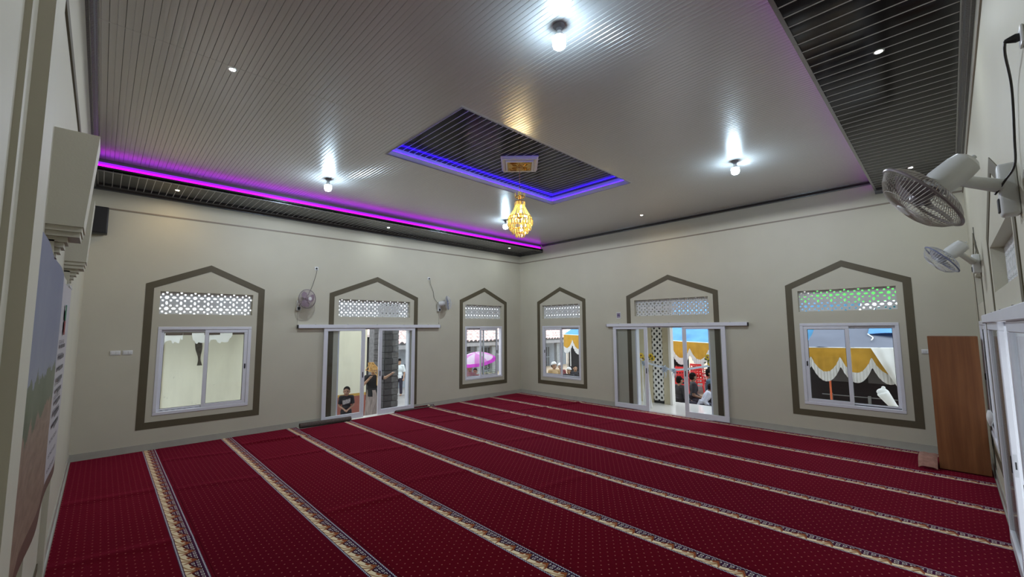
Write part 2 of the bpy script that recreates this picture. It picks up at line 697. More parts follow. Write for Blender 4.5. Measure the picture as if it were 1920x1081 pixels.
def border(par, half, zb, zs, zp, closed):
    w = .122
    s = (zp - zs) / half
    vo = w * sqrt(1 + s * s)
    hi = half - w
    o = [(-half, zb), (half, zb), (half, zs), (0, zp), (-half, zs)]
    zi = zp - vo - s * hi
    i = [(-hi, zb + (w if closed else 0)), (hi, zb + (w if closed else 0)), (hi, zi), (0, zp - vo), (-hi, zi)]
    b = B()
    n = 5
    for k in range(n):
        if not closed and k == 0: continue
        b.prism([o[k], o[(k + 1) % n], i[(k + 1) % n], i[k]], -.006, .002)
    b.obj('painted_border', m_brown, par)


def sash(par, x0, x1, z0, z1, y0, y1, w=.065, lock=0):
    b = B()
    b.bevbox(x0, x1, y0, y1, z0, z0 + w, .005, 1).bevbox(x0, x1, y0, y1, z1 - w, z1, .005, 1)
    b.bevbox(x0, x0 + w, y0, y1, z0 + w, z1 - w, .005, 1).bevbox(x1 - w, x1, y0, y1, z0 + w, z1 - w, .005, 1)
    o = b.obj('sash', m_white, par)
    ym = (y0 + y1) / 2
    B().box(x0 + w - .005, x1 - w + .005, ym - .003, ym + .003, z0 + w - .005, z1 - w + .005).obj('pane', m_glass, o)
    g = B()
    for a in ((x0 + w, x0 + w + .006, z0 + w, z1 - w), (x1 - w - .006, x1 - w, z0 + w, z1 - w), (x0 + w, x1 - w, z0 + w, z0 + w + .006), (x0 + w, x1 - w, z1 - w - .006, z1 - w)):
        g.box(a[0], a[1], ym - .007, ym + .007, a[2], a[3])
    g.obj('gasket', m_gasket, o)
    if lock:
        lx = x0 + w / 2 if lock < 0 else x1 - w / 2
        B().bevbox(lx - .012, lx + .012, y0 - .012, y0 + .002, (z0 + z1) / 2 - .05, (z0 + z1) / 2 + .05, .004, 1).obj('latch', m_black, o)
    return o


def window(n, loc, rot, front, shift=0):
    w = struct_empty('window_%d' % n, loc, rot)
    border(w, 1.0, .395, 3.107, 3.548, True)
    vents(w, .78, 7, me_tile_w)
    h, z0, z1, f = .78, WZ[0], WZ[1], .06
    b = B()
    for a in ((-h, h, z0, z0 + f), (-h, h, z1 - f, z1), (-h, -h + f, z0 + f, z1 - f), (h - f, h, z0 + f, z1 - f)):
        b.bevbox(a[0], a[1], -.012, .10, a[2], a[3], .006, 1)
    b.box(-h + f, h - f, .045, .052, z0 + f, z0 + f + .02)       # track rib
    b.obj('frame', m_white, w)
    a0, a1 = -h + f, h - f
    if front < 0:       # left sash slides in front
        sash(w, a0 + shift, .035 + shift, z0 + f, z1 - f, .0, .035, lock=-1)
        sash(w, -.035, a1, z0 + f, z1 - f, .045, .075, w=.045)
    else:
        sash(w, -.035 - shift, a1 - shift, z0 + f, z1 - f, .0, .035, lock=1)
        sash(w, a0, .035, z0 + f, z1 - f, .045, .075, w=.045)
    return w


window(1, (0, W1, 0), pi / 2, 1)
window(2, (0, W2, 0), pi / 2, 1, .14)
window(3, (W3, 0, 0), 0, -1)
window(4, (W4, 0, 0), 0, -1)
window(5, (XR, -W5, 0), -pi / 2, -1)


def door(n, loc, rot, panels, rail, prot=.10):
    d = struct_empty('door_%d' % n, loc, rot)
    border(d, 1.24, .0, 3.107, 3.602, False)
    vents(d, 1.0, 9, me_tile_d)
    b = B()
    for a in ((-1.0, -.965), (.965, 1.0)): b.box(a[0], a[1], 0.0, WT, 0, 2.25)
    b.box(-1.0, 1.0, 0.0, WT, 2.215, 2.25)
    b.obj('jamb', m_white, d)
    r = B().bevbox(rail[0], rail[1], -prot, -.003, 2.25, 2.335, .006, 1).obj('rail_cover', m_white, d)
    B().box(rail[0] - .012, rail[0], -prot + .005, -.008, 2.245, 2.325).obj('end_cap', m_gasket, r)
    B().box(rail[1], rail[1] + .012, -prot + .005, -.008, 2.245, 2.325).obj('end_cap', m_gasket, r)
    g = B()
    for k in range(5):
        x = rail[0] + (rail[1] - rail[0]) * (k + .5) / 5
        g.cyl((x, -.05, 2.335), (x, -.05, 2.342), .012, 8)
    g.obj('screw_cap', m_gasket, r)
    for (x0, x1, hs) in panels:
        y0, y1, z0, z1, w = -prot + .025, -prot + .065, .02, 2.252, .095
        p = B()
        p.bevbox(x0, x1, y0, y1, z0, z0 + .13, .005, 1).bevbox(x0, x1, y0, y1, z1 - .075, z1, .005, 1)
        p.bevbox(x0, x0 + w, y0, y1, z0 + .13, z1 - .075, .005, 1).bevbox(x1 - w, x1, y0, y1, z0 + .13, z1 - .075, .005, 1)
        o = p.obj('door_panel', m_white, d)
        B().box(x0 + w - .005, x1 - w + .005, (y0 + y1) / 2 - .003, (y0 + y1) / 2 + .003, z0 + .125, z1 - .07).obj('pane', m_glass, o)
        lx = x1 - w / 2 if hs > 0 else x0 + w / 2
        B().bevbox(lx - .013, lx + .013, y0 - .006, y0 + .002, 1.0, 1.14, .004, 1).obj('flush_handle', m_black, o)
        ex = x1 if hs > 0 else x0
        e = B()
        e.box(ex - .001, ex + .002, y0 + .009, y0 + .031, .98, 1.16)
        e.m(1).box(ex + (.002 if hs > 0 else -.0025), ex + (.0025 if hs > 0 else -.002), y0 + .015, y0 + .025, 1.04, 1.10)
        e.obj('lock_plate', [m_metal, m_black], o)
    return d


door(1, (0, D1, 0), pi / 2, [(-1.365, -.33, 1), (.045, 1.125, -1)], (-1.95, 1.95))
door(2, (D2, 0, 0), 0, [(-1.66, -.61, 1), (.35, 1.38, -1)], (-1.86, 1.87))
door(3, (XR, -D3, 0), -pi / 2, [(-1.70, -.30, 1), (.55, 1.75, -1)], (-1.95, 2.7), .072)

# ------------------------------------------------------------------ ceiling
PITCH = .1085
Y0 = -10.85
RX0, RX1 = 4.38, 6.38
K0, K1 = 31, 69
RY0, RY1 = Y0 + K0 * PITCH, Y0 + K1 * PITCH
ZT = 5.21
XS0, XS1 = 1.0, 9.78          # main ceiling runs just past the coves
SE0, SE1 = 1.08, 9.7          # soffit edges


def plank_mesh(L, mats, bulge=.0007, groove=.0013, th=.01, bead=0, mid=True):
    b = B()
    g = groove
    pts = []
    n = 6
    parts = 2 if mid else 1
    w = PITCH / parts
    for q in range(parts):
        o = q * w
        pts.append((o + g, th if q == 0 else .004)); pts.append((o + g, .003)); pts.append((o + g + .002, 0))
        for i in range(1, n):
            t = i / n
            pts.append((o + g + .002 + t * (w - 2 * g - .004), -bulge * (1 - (2 * t - 1) ** 2)))
        pts.append((o + w - g - .002, 0)); pts.append((o + w - g, .003))
    pts.append((PITCH - g, th))
    A = [b.bm.verts.new((0, p[0], p[1])) for p in pts]
    C = [b.bm.verts.new((L, p[0], p[1])) for p in pts]
    k = len(pts)
    for i in range(k):
        f = b._f([A[i], A[(i + 1) % k], C[(i + 1) % k], C[i]])
        if f: f.material_index = 0
        if i == k - 1 and f: f.material_index = 0
    b._f(A[::-1]); b._f(C)
    if bead:
        b.m(1).box(0, L, -bead / 2, bead / 2, -.0015, th * .6)
    me = b.mesh('plank', mats)
    for p in me.polygons: p.use_smooth = abs(p.normal.x) < .5
    me.set_sharp_from_angle(angle=R(25))
    return me


ceil = B()
zc = ZC + .012
ceil.box(XS0 - .02, RX0 - .034, YL, 0, zc, zc + .04).box(RX1 + .034, XS1 + .02, YL, 0, zc, zc + .04)
ceil.box(RX0 - .034, RX1 + .034, YL, RY0 - .034, zc, zc + .04).box(RX0 - .034, RX1 + .034, RY1 + .034, 0, zc, zc + .04)
ceil = struct(ceil.obj('ceiling', m_joint))
XM = 5.35
mp1 = plank_mesh(XM - .002 - XS0, m_plank)
mp2 = plank_mesh(XS1 - XM - .002, m_plank)
mp3 = plank_mesh(RX0 - XS0, m_plank)
mp4 = plank_mesh(XS1 - RX1, m_plank)
for k in range(100):
    y = Y0 + k * PITCH
    if K0 <= k < K1:
        inst('plank', mp3, ceil, (XS0, y, ZC)); inst('plank', mp4, ceil, (RX1, y, ZC))
    else:
        inst('plank', mp1, ceil, (XS0, y, ZC)); inst('plank', mp2, ceil, (XM + .002, y, ZC))
B().box(XM - .008, XM + .008, Y0, RY0, ZC - .002, ZC + .008).box(XM - .008, XM + .008, RY1, 0, ZC - .002, ZC + .008).obj('joint_strip', m_plank, ceil)


def soffit(x0, x1, inner):
    s = B()
    st = 1.5 if x0 > 5 else 1.0
    s.box(x0, x1, YL, 0, ZS + .012, ZS + .03)
    root = struct(s.obj('ceiling', m_black))
    me = plank_mesh(x1 - x0, [m_dark, m_silver], bulge=.0008, bead=.009, mid=False)
    for k in range(int(100 / st)):
        o = inst('plank', me, root, (x0, Y0 + k * PITCH * st, ZS))
        o.scale = (1, st, 1)
    sg = 1 if inner == x1 else -1
    e = inner
    f = B()
    f.box(min(e, e - sg * .02), max(e, e - sg * .02), YL, 0, ZS - .004, ZS + .062)
    f.obj('fascia', m_crown, root)
    f = B()
    f.box(min(e + sg * .004, e - sg * .03), max(e + sg * .004, e - sg * .03), YL, 0, ZS - .012, ZS - .002)
    f.obj('edge_profile', m_crowns, root)
    # cove: back board, led strip, and a violet strip painting its fading glow
    bx = e - sg * .085
    B().box(min(bx, bx - sg * .01), max(bx, bx - sg * .01), YL, 0, ZS + .03, ZC + .01).obj('cove_back', mat('grey_board', (.16, .155, .16), .5), root)
    lx = e - sg * .05
    B().box(lx - .004, lx + .004, YL + .05, -.05, ZS + .06, ZS + .108).obj('led_glow_strip', m_led, root)
    B().box(lx - sg * .012 - .004, lx - sg * .012 + .004, YL + .05, -.05, ZS + .108, ZS + .150).obj('led_glow_strip', m_led_glow, root)  # violet strip added as the glow fading above the magenta one
    B().box(lx - .008, lx + .008, YL + .05, -.05, ZS + .03, ZS + .055).obj('led_channel', m_whitebox, root)
    return root


m_led = emis('magenta_led', (.80, .003, 1.0), LEDM)
m_led_glow = emis('violet_glow', (.30, .012, .80), LEDM * .8)  # dimmer colour for the painted glow falloff in the cove
m_ledb = emis('blue_led', (.035, .004, 1.0), LEDB)
soffit(0, SE0, SE0)
soffit(SE1, XR, SE1)

# recess
rec = B().box(RX0 - .06, RX1 + .06, RY0 - .06, RY1 + .06, ZT + .012, ZT + .04)
rec = struct(rec.obj('ceiling', m_black))
me = plank_mesh(RX1 - RX0 + .1, [m_dark, m_silver], bulge=.0008, bead=.012, mid=False)
for k in range(K0, K1): inst('plank', me, rec, (RX0 - .05, Y0 + k * PITCH, ZT))


def ring_box(b, x0, x1, y0, y1, z0, z1, t):
    b.box(x0 - t, x0, y0 - t, y1 + t, z0, z1).box(x1, x1 + t, y0 - t, y1 + t, z0, z1)
    b.box(x0, x1, y0 - t, y0, z0, z1).box(x0, x1, y1, y1 + t, z0, z1)
    return b


ring_box(B(), RX0, RX1, RY0, RY1, ZC - .003, ZC + .085, .03).obj('recess_lip', m_whitebox, rec)
ring_box(B(), RX0 - .045, RX1 + .045, RY0 - .045, RY1 + .045, ZC + .085, ZT + .012, .02).obj('recess_shaft', m_whitebox, rec)
ring_box(B(), RX0 - .03, RX1 + .03, RY0 - .03, RY1 + .03, ZC + .088, ZC + .106, .012).obj('led_glow_strip', m_ledb, rec)
ring_box(B(), RX0 + .006, RX1 - .006, RY0 + .006, RY1 - .006, ZC - .008, ZC - .002, .014).obj('edge_profile', mat('grey_edge', (.4, .39, .42), .4), rec)

# cornices
cp = [(0, 0), (.075, 0), (.075, -.014), (.06, -.022), (.05, -.045), (.022, -.055), (.022, -.07), (0, -.07)]
cs = [(.066, -.004), (.082, -.004), (.082, -.016), (.066, -.016)]
cs2 = [(.012, -.056), (.028, -.056), (.028, -.066), (.012, -.066)]


m_crowng = mat('grey_cornice', (.17, .17, .175), .3, bump=.6, bscale=70, spec=.6)


def cornice(n, path, m_=None):
    o = struct(B().sweep(cp, path).obj('trim_%d' % n, m_ or m_crown))
    B().sweep(cs, path).obj('bead', m_crowns, o)
    B().sweep(cs2, path).obj('bead', m_crowns, o)


cornice(5, [(SE1, 0, ZC), (SE0, 0, ZC)])
cornice(6, [(SE0, YL, ZC), (SE1, YL, ZC)], m_crowng)
cornice(7, [(SE0, 0, ZS), (0, 0, ZS), (0, YL, ZS), (SE0, YL, ZS)])
cornice(8, [(SE1, YL, ZS), (XR, YL, ZS), (XR, 0, ZS), (SE1, 0, ZS)], m_crowng)

# ------------------------------------------------------------------ pilaster and prayer niche mouldings on the near wall
struct(B().box(7.88, 8.2, YL, -10.828, 0, ZC).box(8.2, 8.33, YL, -10.872, 0, ZC).obj('trim_9', m_wall))


def niche_pier(n, x0, x1, yt, yb):
    """corbelled capital over a flat pier"""
    b = B()
    # capital, leaning slightly outwards towards its top
    P = []
    for z, y in ((2.86, yb), (3.4, yt)):
        P += [V((x0, YL, z)), V((x1, YL, z)), V((x0, y, z)), V((x1, y, z))]
    v = [b.bm.verts.new(p) for p in P]
    for q in ((0, 2, 3, 1), (4, 5, 7, 6), (0, 1, 5, 4), (2, 6, 7, 3), (0, 4, 6, 2), (1, 3, 7, 5)): b._f([v[i] for i in q])
    o = struct(b.obj('trim_%d' % n, m_wall))
    m = B()
    for i in range(3):
        d = .014 * i
        m.box(x0 + d, x1 - d, YL, yb - d * .5, 2.86 - .03 * (i + 1), 2.86 - .03 * i)
    for i in range(4):
        d = .06 + .015 * i
        m.box(x0 + d, x1 - d, YL, -10.80 - .014 * i, 2.77 - .03 * (i + 1), 2.77 - .03 * i)
    m.obj('moulding', m_wall, o)
    B().box(x0 + .06, x1 - .06, YL, -10.852, 0, 2.75).obj('pier', m_wall, o)
    return o


niche_pier(10, 6.7, 7.0, -10.70, -10.735)
niche_pier(11, 4.9, 5.2, -10.735, -10.755)
b = B().box(5.15, 6.75, YL, -10.865, 2.62, 2.66)
struct(b.obj('trim_12', m_wall))
b = B().box(5.0, 5.05, YL, YL + .008, .13, 2.5).box(5.0, 7.8, YL, YL + .008, .25, .31)
struct(b.obj('trim_13', m_brown))

# ------------------------------------------------------------------ lamps
m_bulb = emis('bulb_glow', (.60, .82, 1.0), BULB)
m_spotc = emis('downlight_cool', (.85, .95, 1.0), SPOT)
m_spotw = emis('downlight_warm', (1.0, .72, .35), SPOT)
bp = thing('ceiling_bulb', 'proto', 'lamp', (0, 0, 0), 0, 'bare bulbs on the ceiling')
B().lathe([(.0, 0), (.055, 0), (.058, -.012), (.04, -.03), (.028, -.035), (.028, -.062), (0, -.062)], 20)  .obj('socket', mat('grey_socket', (.22, .22, .23), .5), bp, smooth=True)
B().lathe([(0, -.06), (.024, -.06), (.034, -.085), (.060, -.115), (.064, -.128), (.055, -.13)], 20, cap=False).obj('collar', m_wplast, bp, smooth=True)
B().lathe([(.055, -.128), (.061, -.134), (.063, -.15), (.063, -.19), (.056, -.215), (.036, -.232), (0, -.238)], 24, cap=False).obj('globe', m_bulb, bp, smooth='all')
ld = bpy.data.lights.new('bulb_light', 'SPOT')
ld.energy = BULBW
ld.color = (.82, .87, .97)
ld.spot_size = pi
ld.spot_blend = .06
ld.shadow_soft_size = .06
inst('bulb_light', ld, bp, (0, 0, -.25))
for i, (x, y, lab) in enumerate(((8.18, -7.72, 'white glowing bulb at the top, the nearest and largest on the silver ceiling'),
                                 (2.58, -7.72, 'white glowing bulb on the silver ceiling beside the left magenta cove light'),
                                 (8.17, -3.03, 'white glowing bulb on the silver ceiling at right, above the far sliding door'),
                                 (2.62, -3.18, 'white glowing bulb half hidden behind the gold chandelier'))):
    if i == 0: bp.location = (x, y, ZC); bp['label'] = lab
    else: dup(bp, (x, y, ZC), None, lab)

dl = thing('recessed_downlight', 'proto', 'lamp', (0, 0, 0), 0, 'small recessed downlights')
B().lathe([(.027, -.001), (.029, -.006), (.041, -.006), (.043, 0), (.027, 0)], 24, cap=False).obj('trim_ring', m_wplast, dl, smooth=True)
B().lathe([(0, -.002), (.027, -.002)], 24, cap=False).obj('lens', m_spotc, dl)
dlw = thing('recessed_downlight', 'proto', 'lamp', (0, 0, 0), 0, 'small recessed downlights')
B().lathe([(.027, -.001), (.029, -.006), (.041, -.006), (.043, 0), (.027, 0)], 24, cap=False).obj('trim_ring', m_wplast, dlw, smooth=True)
B().lathe([(0, -.002), (.027, -.002)], 24, cap=False).obj('lens', m_spotw, dlw)
used = set()
for x, y, z, warm, lab in ((5.3, -9.77, ZC, 0, 'small white downlight in the silver ceiling at upper left'),
                           (5.32, -1.02, ZC, 1, 'small warm downlight in the silver ceiling near the back wall'),
                           (.65, -9.75, ZS, 1, 'warm yellow downlight in the left dark soffit, nearest the camera'),
                           (.62, -5.45, ZS, 0, 'white downlight halfway along the left dark soffit'),
                           (.72, -1.22, ZS, 0, 'white downlight at the corner end of the left dark soffit'),
                           (10.24, -5.46, ZS, 0, 'white downlight in the middle of the right dark soffit'),
                           (10.26, -1.17, ZS, 0, 'white downlight in the right dark soffit just above the big fan')):
    src = dlw if warm else dl
    if warm not in used:
        used.add(warm); src.location = (x, y, z - .002); src['label'] = lab
    else: dup(src, (x, y, z - .002), None, lab)

# ------------------------------------------------------------------ chandelier
CX, CY = 5.30, -5.35
m_cryst = cloth('amber_crystal', (1.0, .80, .40), .5, var=.25, vscale=40)
m_cryst2 = mat('gold_crystal', (1.0, .78, .40), .12, metal=.6, spec=.8)
m_cb = emis('warm_bulb', (1.0, .84, .52), CHAND)
ch = thing('chandelier', 'gold crystal chandelier hanging from the square rosette in the ceiling recess', 'chandelier', (CX, CY, ZT))
MR = Matrix.Rotation(R(45), 4, 'Z')


def sq_ring(b, h0, h1, z0, z1):
    for a in ((-h1, h1, -h1, -h0), (-h1, h1, h0, h1), (-h1, -h0, -h0, h0), (h0, h1, -h0, h0)):
        b.bevbox(a[0], a[1], a[2], a[3], z0, z1, .006, 1, MR)
    return b


pl = B().bevbox(-.33, .33, -.33, .33, -.035, 0, .012, 2, MR)
sq_ring(pl, .27, .31, -.06, -.03)
sq_ring(pl, .215, .245, -.085, -.03)
pl.obj('ceiling_rosette', m_whitebox, ch)
g = B().bevbox(-.215, .215, -.215, .215, -.075, -.03, .01, 1, MR)
for sx in (-1, 1):
    for sy in (-1, 1):
        pts = []
        for i in range(22):
            a = i / 21 * 1.6 * 2 * pi
            r = .085 * (1 - i / 26)
            pts.append(MR @ V((sx * (.10 + r * cos(a)), sy * (.10 + r * sin(a)), -.077)))
        g.tube(pts, .009, 5)
for i in range(8):
    a = i * pi / 4
    g.ell(MR @ V((.05 * cos(a), .05 * sin(a), -.077)), (.022, .022, .012), 8, 6)
g.obj('gold_panel', m_gold, ch, smooth=True)
zt = 4.60 - ZT
c = B()
k = 0
z = -.07
while z > zt:
    ax = V((1, 0, 0)) if k % 2 else V((0, 1, 0))
    c.tube([V((0, 0, z - .02)) + ax * (.008 * cos(t)) + V((0, 0, .02 * sin(t))) for t in [i * pi / 4 for i in range(8)]], .003, 4, closed=True)
    z -= .03; k += 1
c.obj('chain', m_gold, ch)
st = B().cyl((0, 0, zt), (0, 0, zt - .70), .012, 8)
for zz, rr in ((zt - .12, .03), (zt - .4, .045), (zt - .6, .04)): st.ell((0, 0, zz), (rr, rr, rr * .8), 12, 8)
st.obj('stem', m_gold, ch, smooth=True)
tiers = [(.085, zt - .03, 12, .075), (.085, zt - .115, 12, .09), (.205, zt - .40, 26, .085), (.225, zt - .46, 28, .11), (.19, zt - .545, 24, .10), (.14, zt - .625, 18, .085), (.075, zt - .70, 10, .075)]
rg = None
for r, z, n, h in tiers:
    B().tube([(r * cos(2 * pi * i / 32), r * sin(2 * pi * i / 32), z) for i in range(32)], .007, 5, closed=True).obj('ring', m_gold, ch, smooth=True)
pm = B().lathe([(0, 0), (.006, -.008), (.0125, -.02), (.0125, -.075), (0, -.10)], 6).mesh('crystal_prism', m_cryst)
pm2 = B().lathe([(0, 0), (.006, -.008), (.0125, -.02), (.0125, -.075), (0, -.10)], 6).mesh('crystal_prism', m_cryst2)
for ti, (r, z, n, h) in enumerate(tiers):
    for i in range(n):
        a = 2 * pi * (i + .5 * (ti % 2)) / n
        o = inst('crystal_prism', pm if (i + ti) % 3 else pm2, ch, (r * cos(a), r * sin(a), z + (.004 if ti else h)), (0, 0, a))
        o.scale = (1.1, 1.1, h / .1)
# beaded strands sweeping from the crown to the widest ring
sb = B()
for i in range(13):
    t = i / 12
    r = .085 + (.215 - .085) * (t ** 1.35)
    sb.ell((r, 0, (zt - .19) + (zt - .42 - (zt - .19)) * t), (.0095, .0095, .0125), 6, 5)
sm = sb.mesh('crystal_strand', m_cryst, smooth=True)
for i in range(18): inst('crystal_strand', sm, ch, (0, 0, 0), (0, 0, 2 * pi * i / 18))
bm_ = B().lathe([(0, .045), (.008, .03), (.016, .008), (.012, -.012), (0, -.016)], 10).mesh('candle_bulb', m_cb, smooth=True)
for i in range(6):
    a = 2 * pi * i / 6
    inst('candle_bulb', bm_, ch, (.12 * cos(a), .12 * sin(a), zt - .40))
for z in (zt - .22, zt - .30, zt - .58, zt - .64): inst('candle_bulb', bm_, ch, (.03, 0, z))


# ------------------------------------------------------------------ wall fans
def fan(name, label, loc, rotz, C, D, Rr, m_cage, m_body, m_band, m_blade, wires=44, neck=None, cord=True, base_h=.24):
    """wall fan in local space: wall plane y = 0, room at -y; C cage centre, D facing direction"""
    t = thing(name, label, 'fan', loc, rotz, 'wall mounted fans')
    C, D = V(C), V(D).normalized()
    q = D.to_track_quat('Z', 'Y').to_matrix().to_4x4()
    T = Matrix.Translation(C) @ q
    b = B().bevbox(-.05, .05, -.075, 0, -base_h * .6, base_h * .4, .015, 3)
    b.obj('mount', m_body, t, smooth=True)
    b = B().bevbox(-.028, .028, -.083, -.074, -base_h * .52, -base_h * .25, .004, 1)
    b.obj('switch_plate', m_black, t)
    back = C - D * .17
    b = B()
    p0, p1 = V((0, -.06, 0)), back - D * .02 + V((0, 0, -.055))
    b.tube([p0, p0.lerp(p1, .5) + V((0, 0, .0)), p1], [.04, .034, .03], 12)
    b.tube([p1 - V((0, .02, 0)), back + D * .02], [.03, .032], 12)
    b.obj('arm', m_body, t, smooth=True)
    b = B()
    b.cyl(p1 + V((-.042, 0, 0)), p1 + V((.042, 0, 0)), .014, 12)
    b.obj('tilt_screw', m_black, t)
    B().lathe([(0, -.27), (.045, -.268), (.068, -.25), (.076, -.21), (.078, -.11), (.07, -.075), (.03, -.065), (0, -.065)], 24, T).obj('motor_housing', m_body, t, smooth=True)
    B().cyl(T @ V((0, 0, -.27)), T @ V((0, 0, -.29)), .012, 10).obj('oscillation_knob', m_body, t)
    zr, zf = -.065, .10
    def guard(depth, name2, r0):
        g = B()
        for i in range(wires):
            a = 2 * pi * i / wires
            pts = []
            for j in range(6):
                u = j / 5
                r = r0 + (Rr - r0) * u
                z = depth * (1 - u ** 3.2)
                aa = a + .12 * (1 - u)
                pts.append(T @ V((r * cos(aa), r * sin(aa), z)))
            g.tube(pts, .0021, 4)
        for rr in (r0, r0 + (Rr - r0) * .55):
            u = (rr - r0) / (Rr - r0)
            z = depth * (1 - u ** 3.2)
            g.tube([T @ V((rr * cos(2 * pi * i / 32), rr * sin(2 * pi * i / 32), z)) for i in range(32)], .0022, 4, closed=True)
        g.obj(name2, m_cage, t)
    guard(zr, 'rear_guard', .075)
    guard(zf, 'front_guard', .04)
    B().tube([T @ V((Rr * cos(2 * pi * i / 48), Rr * sin(2 * pi * i / 48), 0)) for i in range(48)], .008, 6, closed=True).obj('guard_band', m_band, t, smooth=True)
    B().lathe([(0, zf - .006), (.042, zf - .006), (.044, zf), (.038, zf + .008), (0, zf + .01)], 20, T).obj('badge', m_body, t, smooth=True)
    hub = B().lathe([(0, .05), (.025, .048), (.04, .03), (.042, -.03), (0, -.03)], 20, T).obj('blade_hub', m_blade, t, smooth=True)
    for i in range(3):
        a0 = 2 * pi * i / 3
        def fn(u, v, a0=a0):
            r = .04 + (Rr * .86 - .04) * u
            w = .55 + .5 * sin(pi * min(1, u * 1.1))
            a = a0 + (v - .5) * 2 * w * .75 + .25 * u
            return T @ V((r * cos(a), r * sin(a), (v - .5) * .055))
        B().sheet(6, 5, fn, .003).obj('blade', m_blade, t, smooth=True)
    if cord:
        b = B().cyl((-.02, -.06, -base_h * .58), (-.02, -.06, -base_h * .58 - .34), .0018, 5)
        b.ell((-.02, -.06, -base_h * .58 - .35), (.008, .008, .013), 8, 6)
        b.obj('pull_cord', m_cord, t)
    return t


def outlet(label, loc, rotz, plug=True):
    t = thing('power_outlet', label, 'outlet', loc, rotz, 'power outlets high on the walls')
    B().bevbox(-.042, .042, -.012, 0, -.042, .042, .006, 2).obj('plate', m_wplast, t, smooth=True)
    if plug: B().lathe([(0, 0), (.018, 0), (.02, .012), (.014, .03), (.008, .045), (0, .045)], 14, Matrix.Translation((0, -.012, 0)) @ Matrix.Rotation(R(90), 4, 'X')).obj('plug', m_black, t, smooth=True)
    return t


m_cage_w = mat('white_wire', (.62, .63, .65), .35)
m_cage_p = mat('mauve_wire', (.42, .33, .38), .35)
m_cage_g = mat('grey_wire', (.52, .49, .45), .35)
m_blade_p = mat('mauve_blade', (.40, .30, .36), .25, trans=.3)
m_blade_w = mat('clear_blade', (.6, .62, .68), .2, trans=.4)
m_blade_g = mat('grey_blade', (.2, .17, .19), .3)
m_band_w = mat('white_band', (.6, .6, .6), .4)
m_band_d = mat('dark_band', (.2, .17, .18), .4)
m_band_b = mat('blue_grey_band', (.18, .2, .32), .4)
m_fanbody = mat('fan_white_plastic', (.66, .67, .65), .32)

fan('wall_fan', 'mauve caged fan on the left wall, left of the sliding door, facing the room', (0, -7.36, 2.80), pi / 2,
    (.1, -.30, .12), (.32, -1, .0), .215, m_cage_p, m_fanbody, m_band_d, m_blade_p)
fan('wall_fan', 'white fan on the left wall, right of the sliding door, turned to the corner', (0, -3.47, 2.87), pi / 2,
    (.17, -.23, .11), (.78, -.55, .12), .205, m_cage_w, m_fanbody, m_band_b, m_blade_w)
# near big fan on the right wall (local x = -world y, local y = world x - XR)
fan('wall_fan', 'big grey caged fan hanging over the view at right, nearest the camera', (XR, -6.95, 3.02), -pi / 2,
    (.33, -.385, -.06), (.1, -.75, -.62), .235, m_cage_g, m_fanbody, m_band_d, m_blade_g, 72, cord=False, base_h=.3)
fan('wall_fan', 'smaller white fan on the right wall, beyond the big one, above the cupboard', (XR, -2.75, 3.02), -pi / 2,
    (.55, -.335, .01), (.1, -.75, -.62), .21, m_cage_w, m_fanbody, m_band_b, m_blade_w, cord=False)

o1 = outlet('white outlet with black plug above the mauve fan', (0, -6.98, 3.68), pi / 2)
o2 = outlet('white outlet with black plug above the white fan on the left wall', (0, -3.81, 3.68), pi / 2)
o3 = outlet('white outlet with black plug at the upper right edge of the view', (XR, -7.72, 3.52), -pi / 2)


def cord(name, label, pts, r=.005, m=None, cat='cord'):
    b = B().tube(smooth_path(pts), r, 6)
    return tag(b.obj(name, m or m_cord, smooth=True), label, cat)


def smooth_path(P, n=6):
    P = [V(p) for p in P]
    out = []
    for i in range(len(P) - 1):
        p0, p1, p2, p3 = P[max(0, i - 1)], P[i], P[i + 1], P[min(len(P) - 1, i + 2)]
        for k in range(n):
            t = k / n
            out.append(.5 * ((2 * p1) + (p2 - p0) * t + (2 * p0 - 5 * p1 + 4 * p2 - p3) * t * t + (3 * p1 - p0 - 3 * p2 + p3) * t ** 3))
    out.append(P[-1])
    return out


cord('fan_cord', 'thin cord from the outlet down to the mauve fan', [(.05, -6.98, 3.66), (.03, -7.0, 3.5), (.015, -7.08, 3.2), (.02, -7.2, 2.95), (.05, -7.32, 2.88)], .005)
cord('fan_cord', 'thin wavy cord from the outlet down to the white left-wall fan', [(.05, -3.81, 3.66), (.03, -3.76, 3.5), (.015, -3.66, 3.3), (.02, -3.63, 3.12), (.05, -3.5, 2.95)], .005)
cord('fan_cord', 'black cord hanging down the right wall to the big fan', [(XR - .055, -7.72, 3.52), (XR - .05, -7.62, 3.5), (XR - .02, -7.38, 3.42), (XR - .015, -7.2, 3.2), (XR - .02, -7.15, 3.08), (XR - .05, -7.05, 3.03), (XR - .09, -6.98, 2.97)], .0055)
cord('fan_cord', 'thin cord curling down the wall to the smaller right-wall fan', [(XR - .012, -2.2, 3.55), (XR - .015, -2.3, 3.4), (XR - .012, -2.45, 3.3), (XR - .02, -2.5, 3.2), (XR - .04, -2.7, 3.1)], .004)
cord('floor_cord', 'black cable lying on the carpet at the lower left corner', [(5.0, -10.86, .02), (5.3, -10.83, .03), (5.6, -10.86, .02), (5.9, -10.84, .03), (6.3, -10.86, .02)], .006)


def switch(label, loc, rotz, w=.07):
    t = thing('light_switch', label, 'switch', loc, rotz, 'wall switches')
    B().bevbox(-w, w, -.012, 0, -.04, .04, .005, 2).obj('plate', m_wplast, t, smooth=True)
    for s in (-1, 1): B().bevbox(s * w * .45 - w * .36, s * w * .45 + w * .36, -.018, -.01, -.024, .024, .003, 1).obj('rocker', m_wplast, t)
    return t


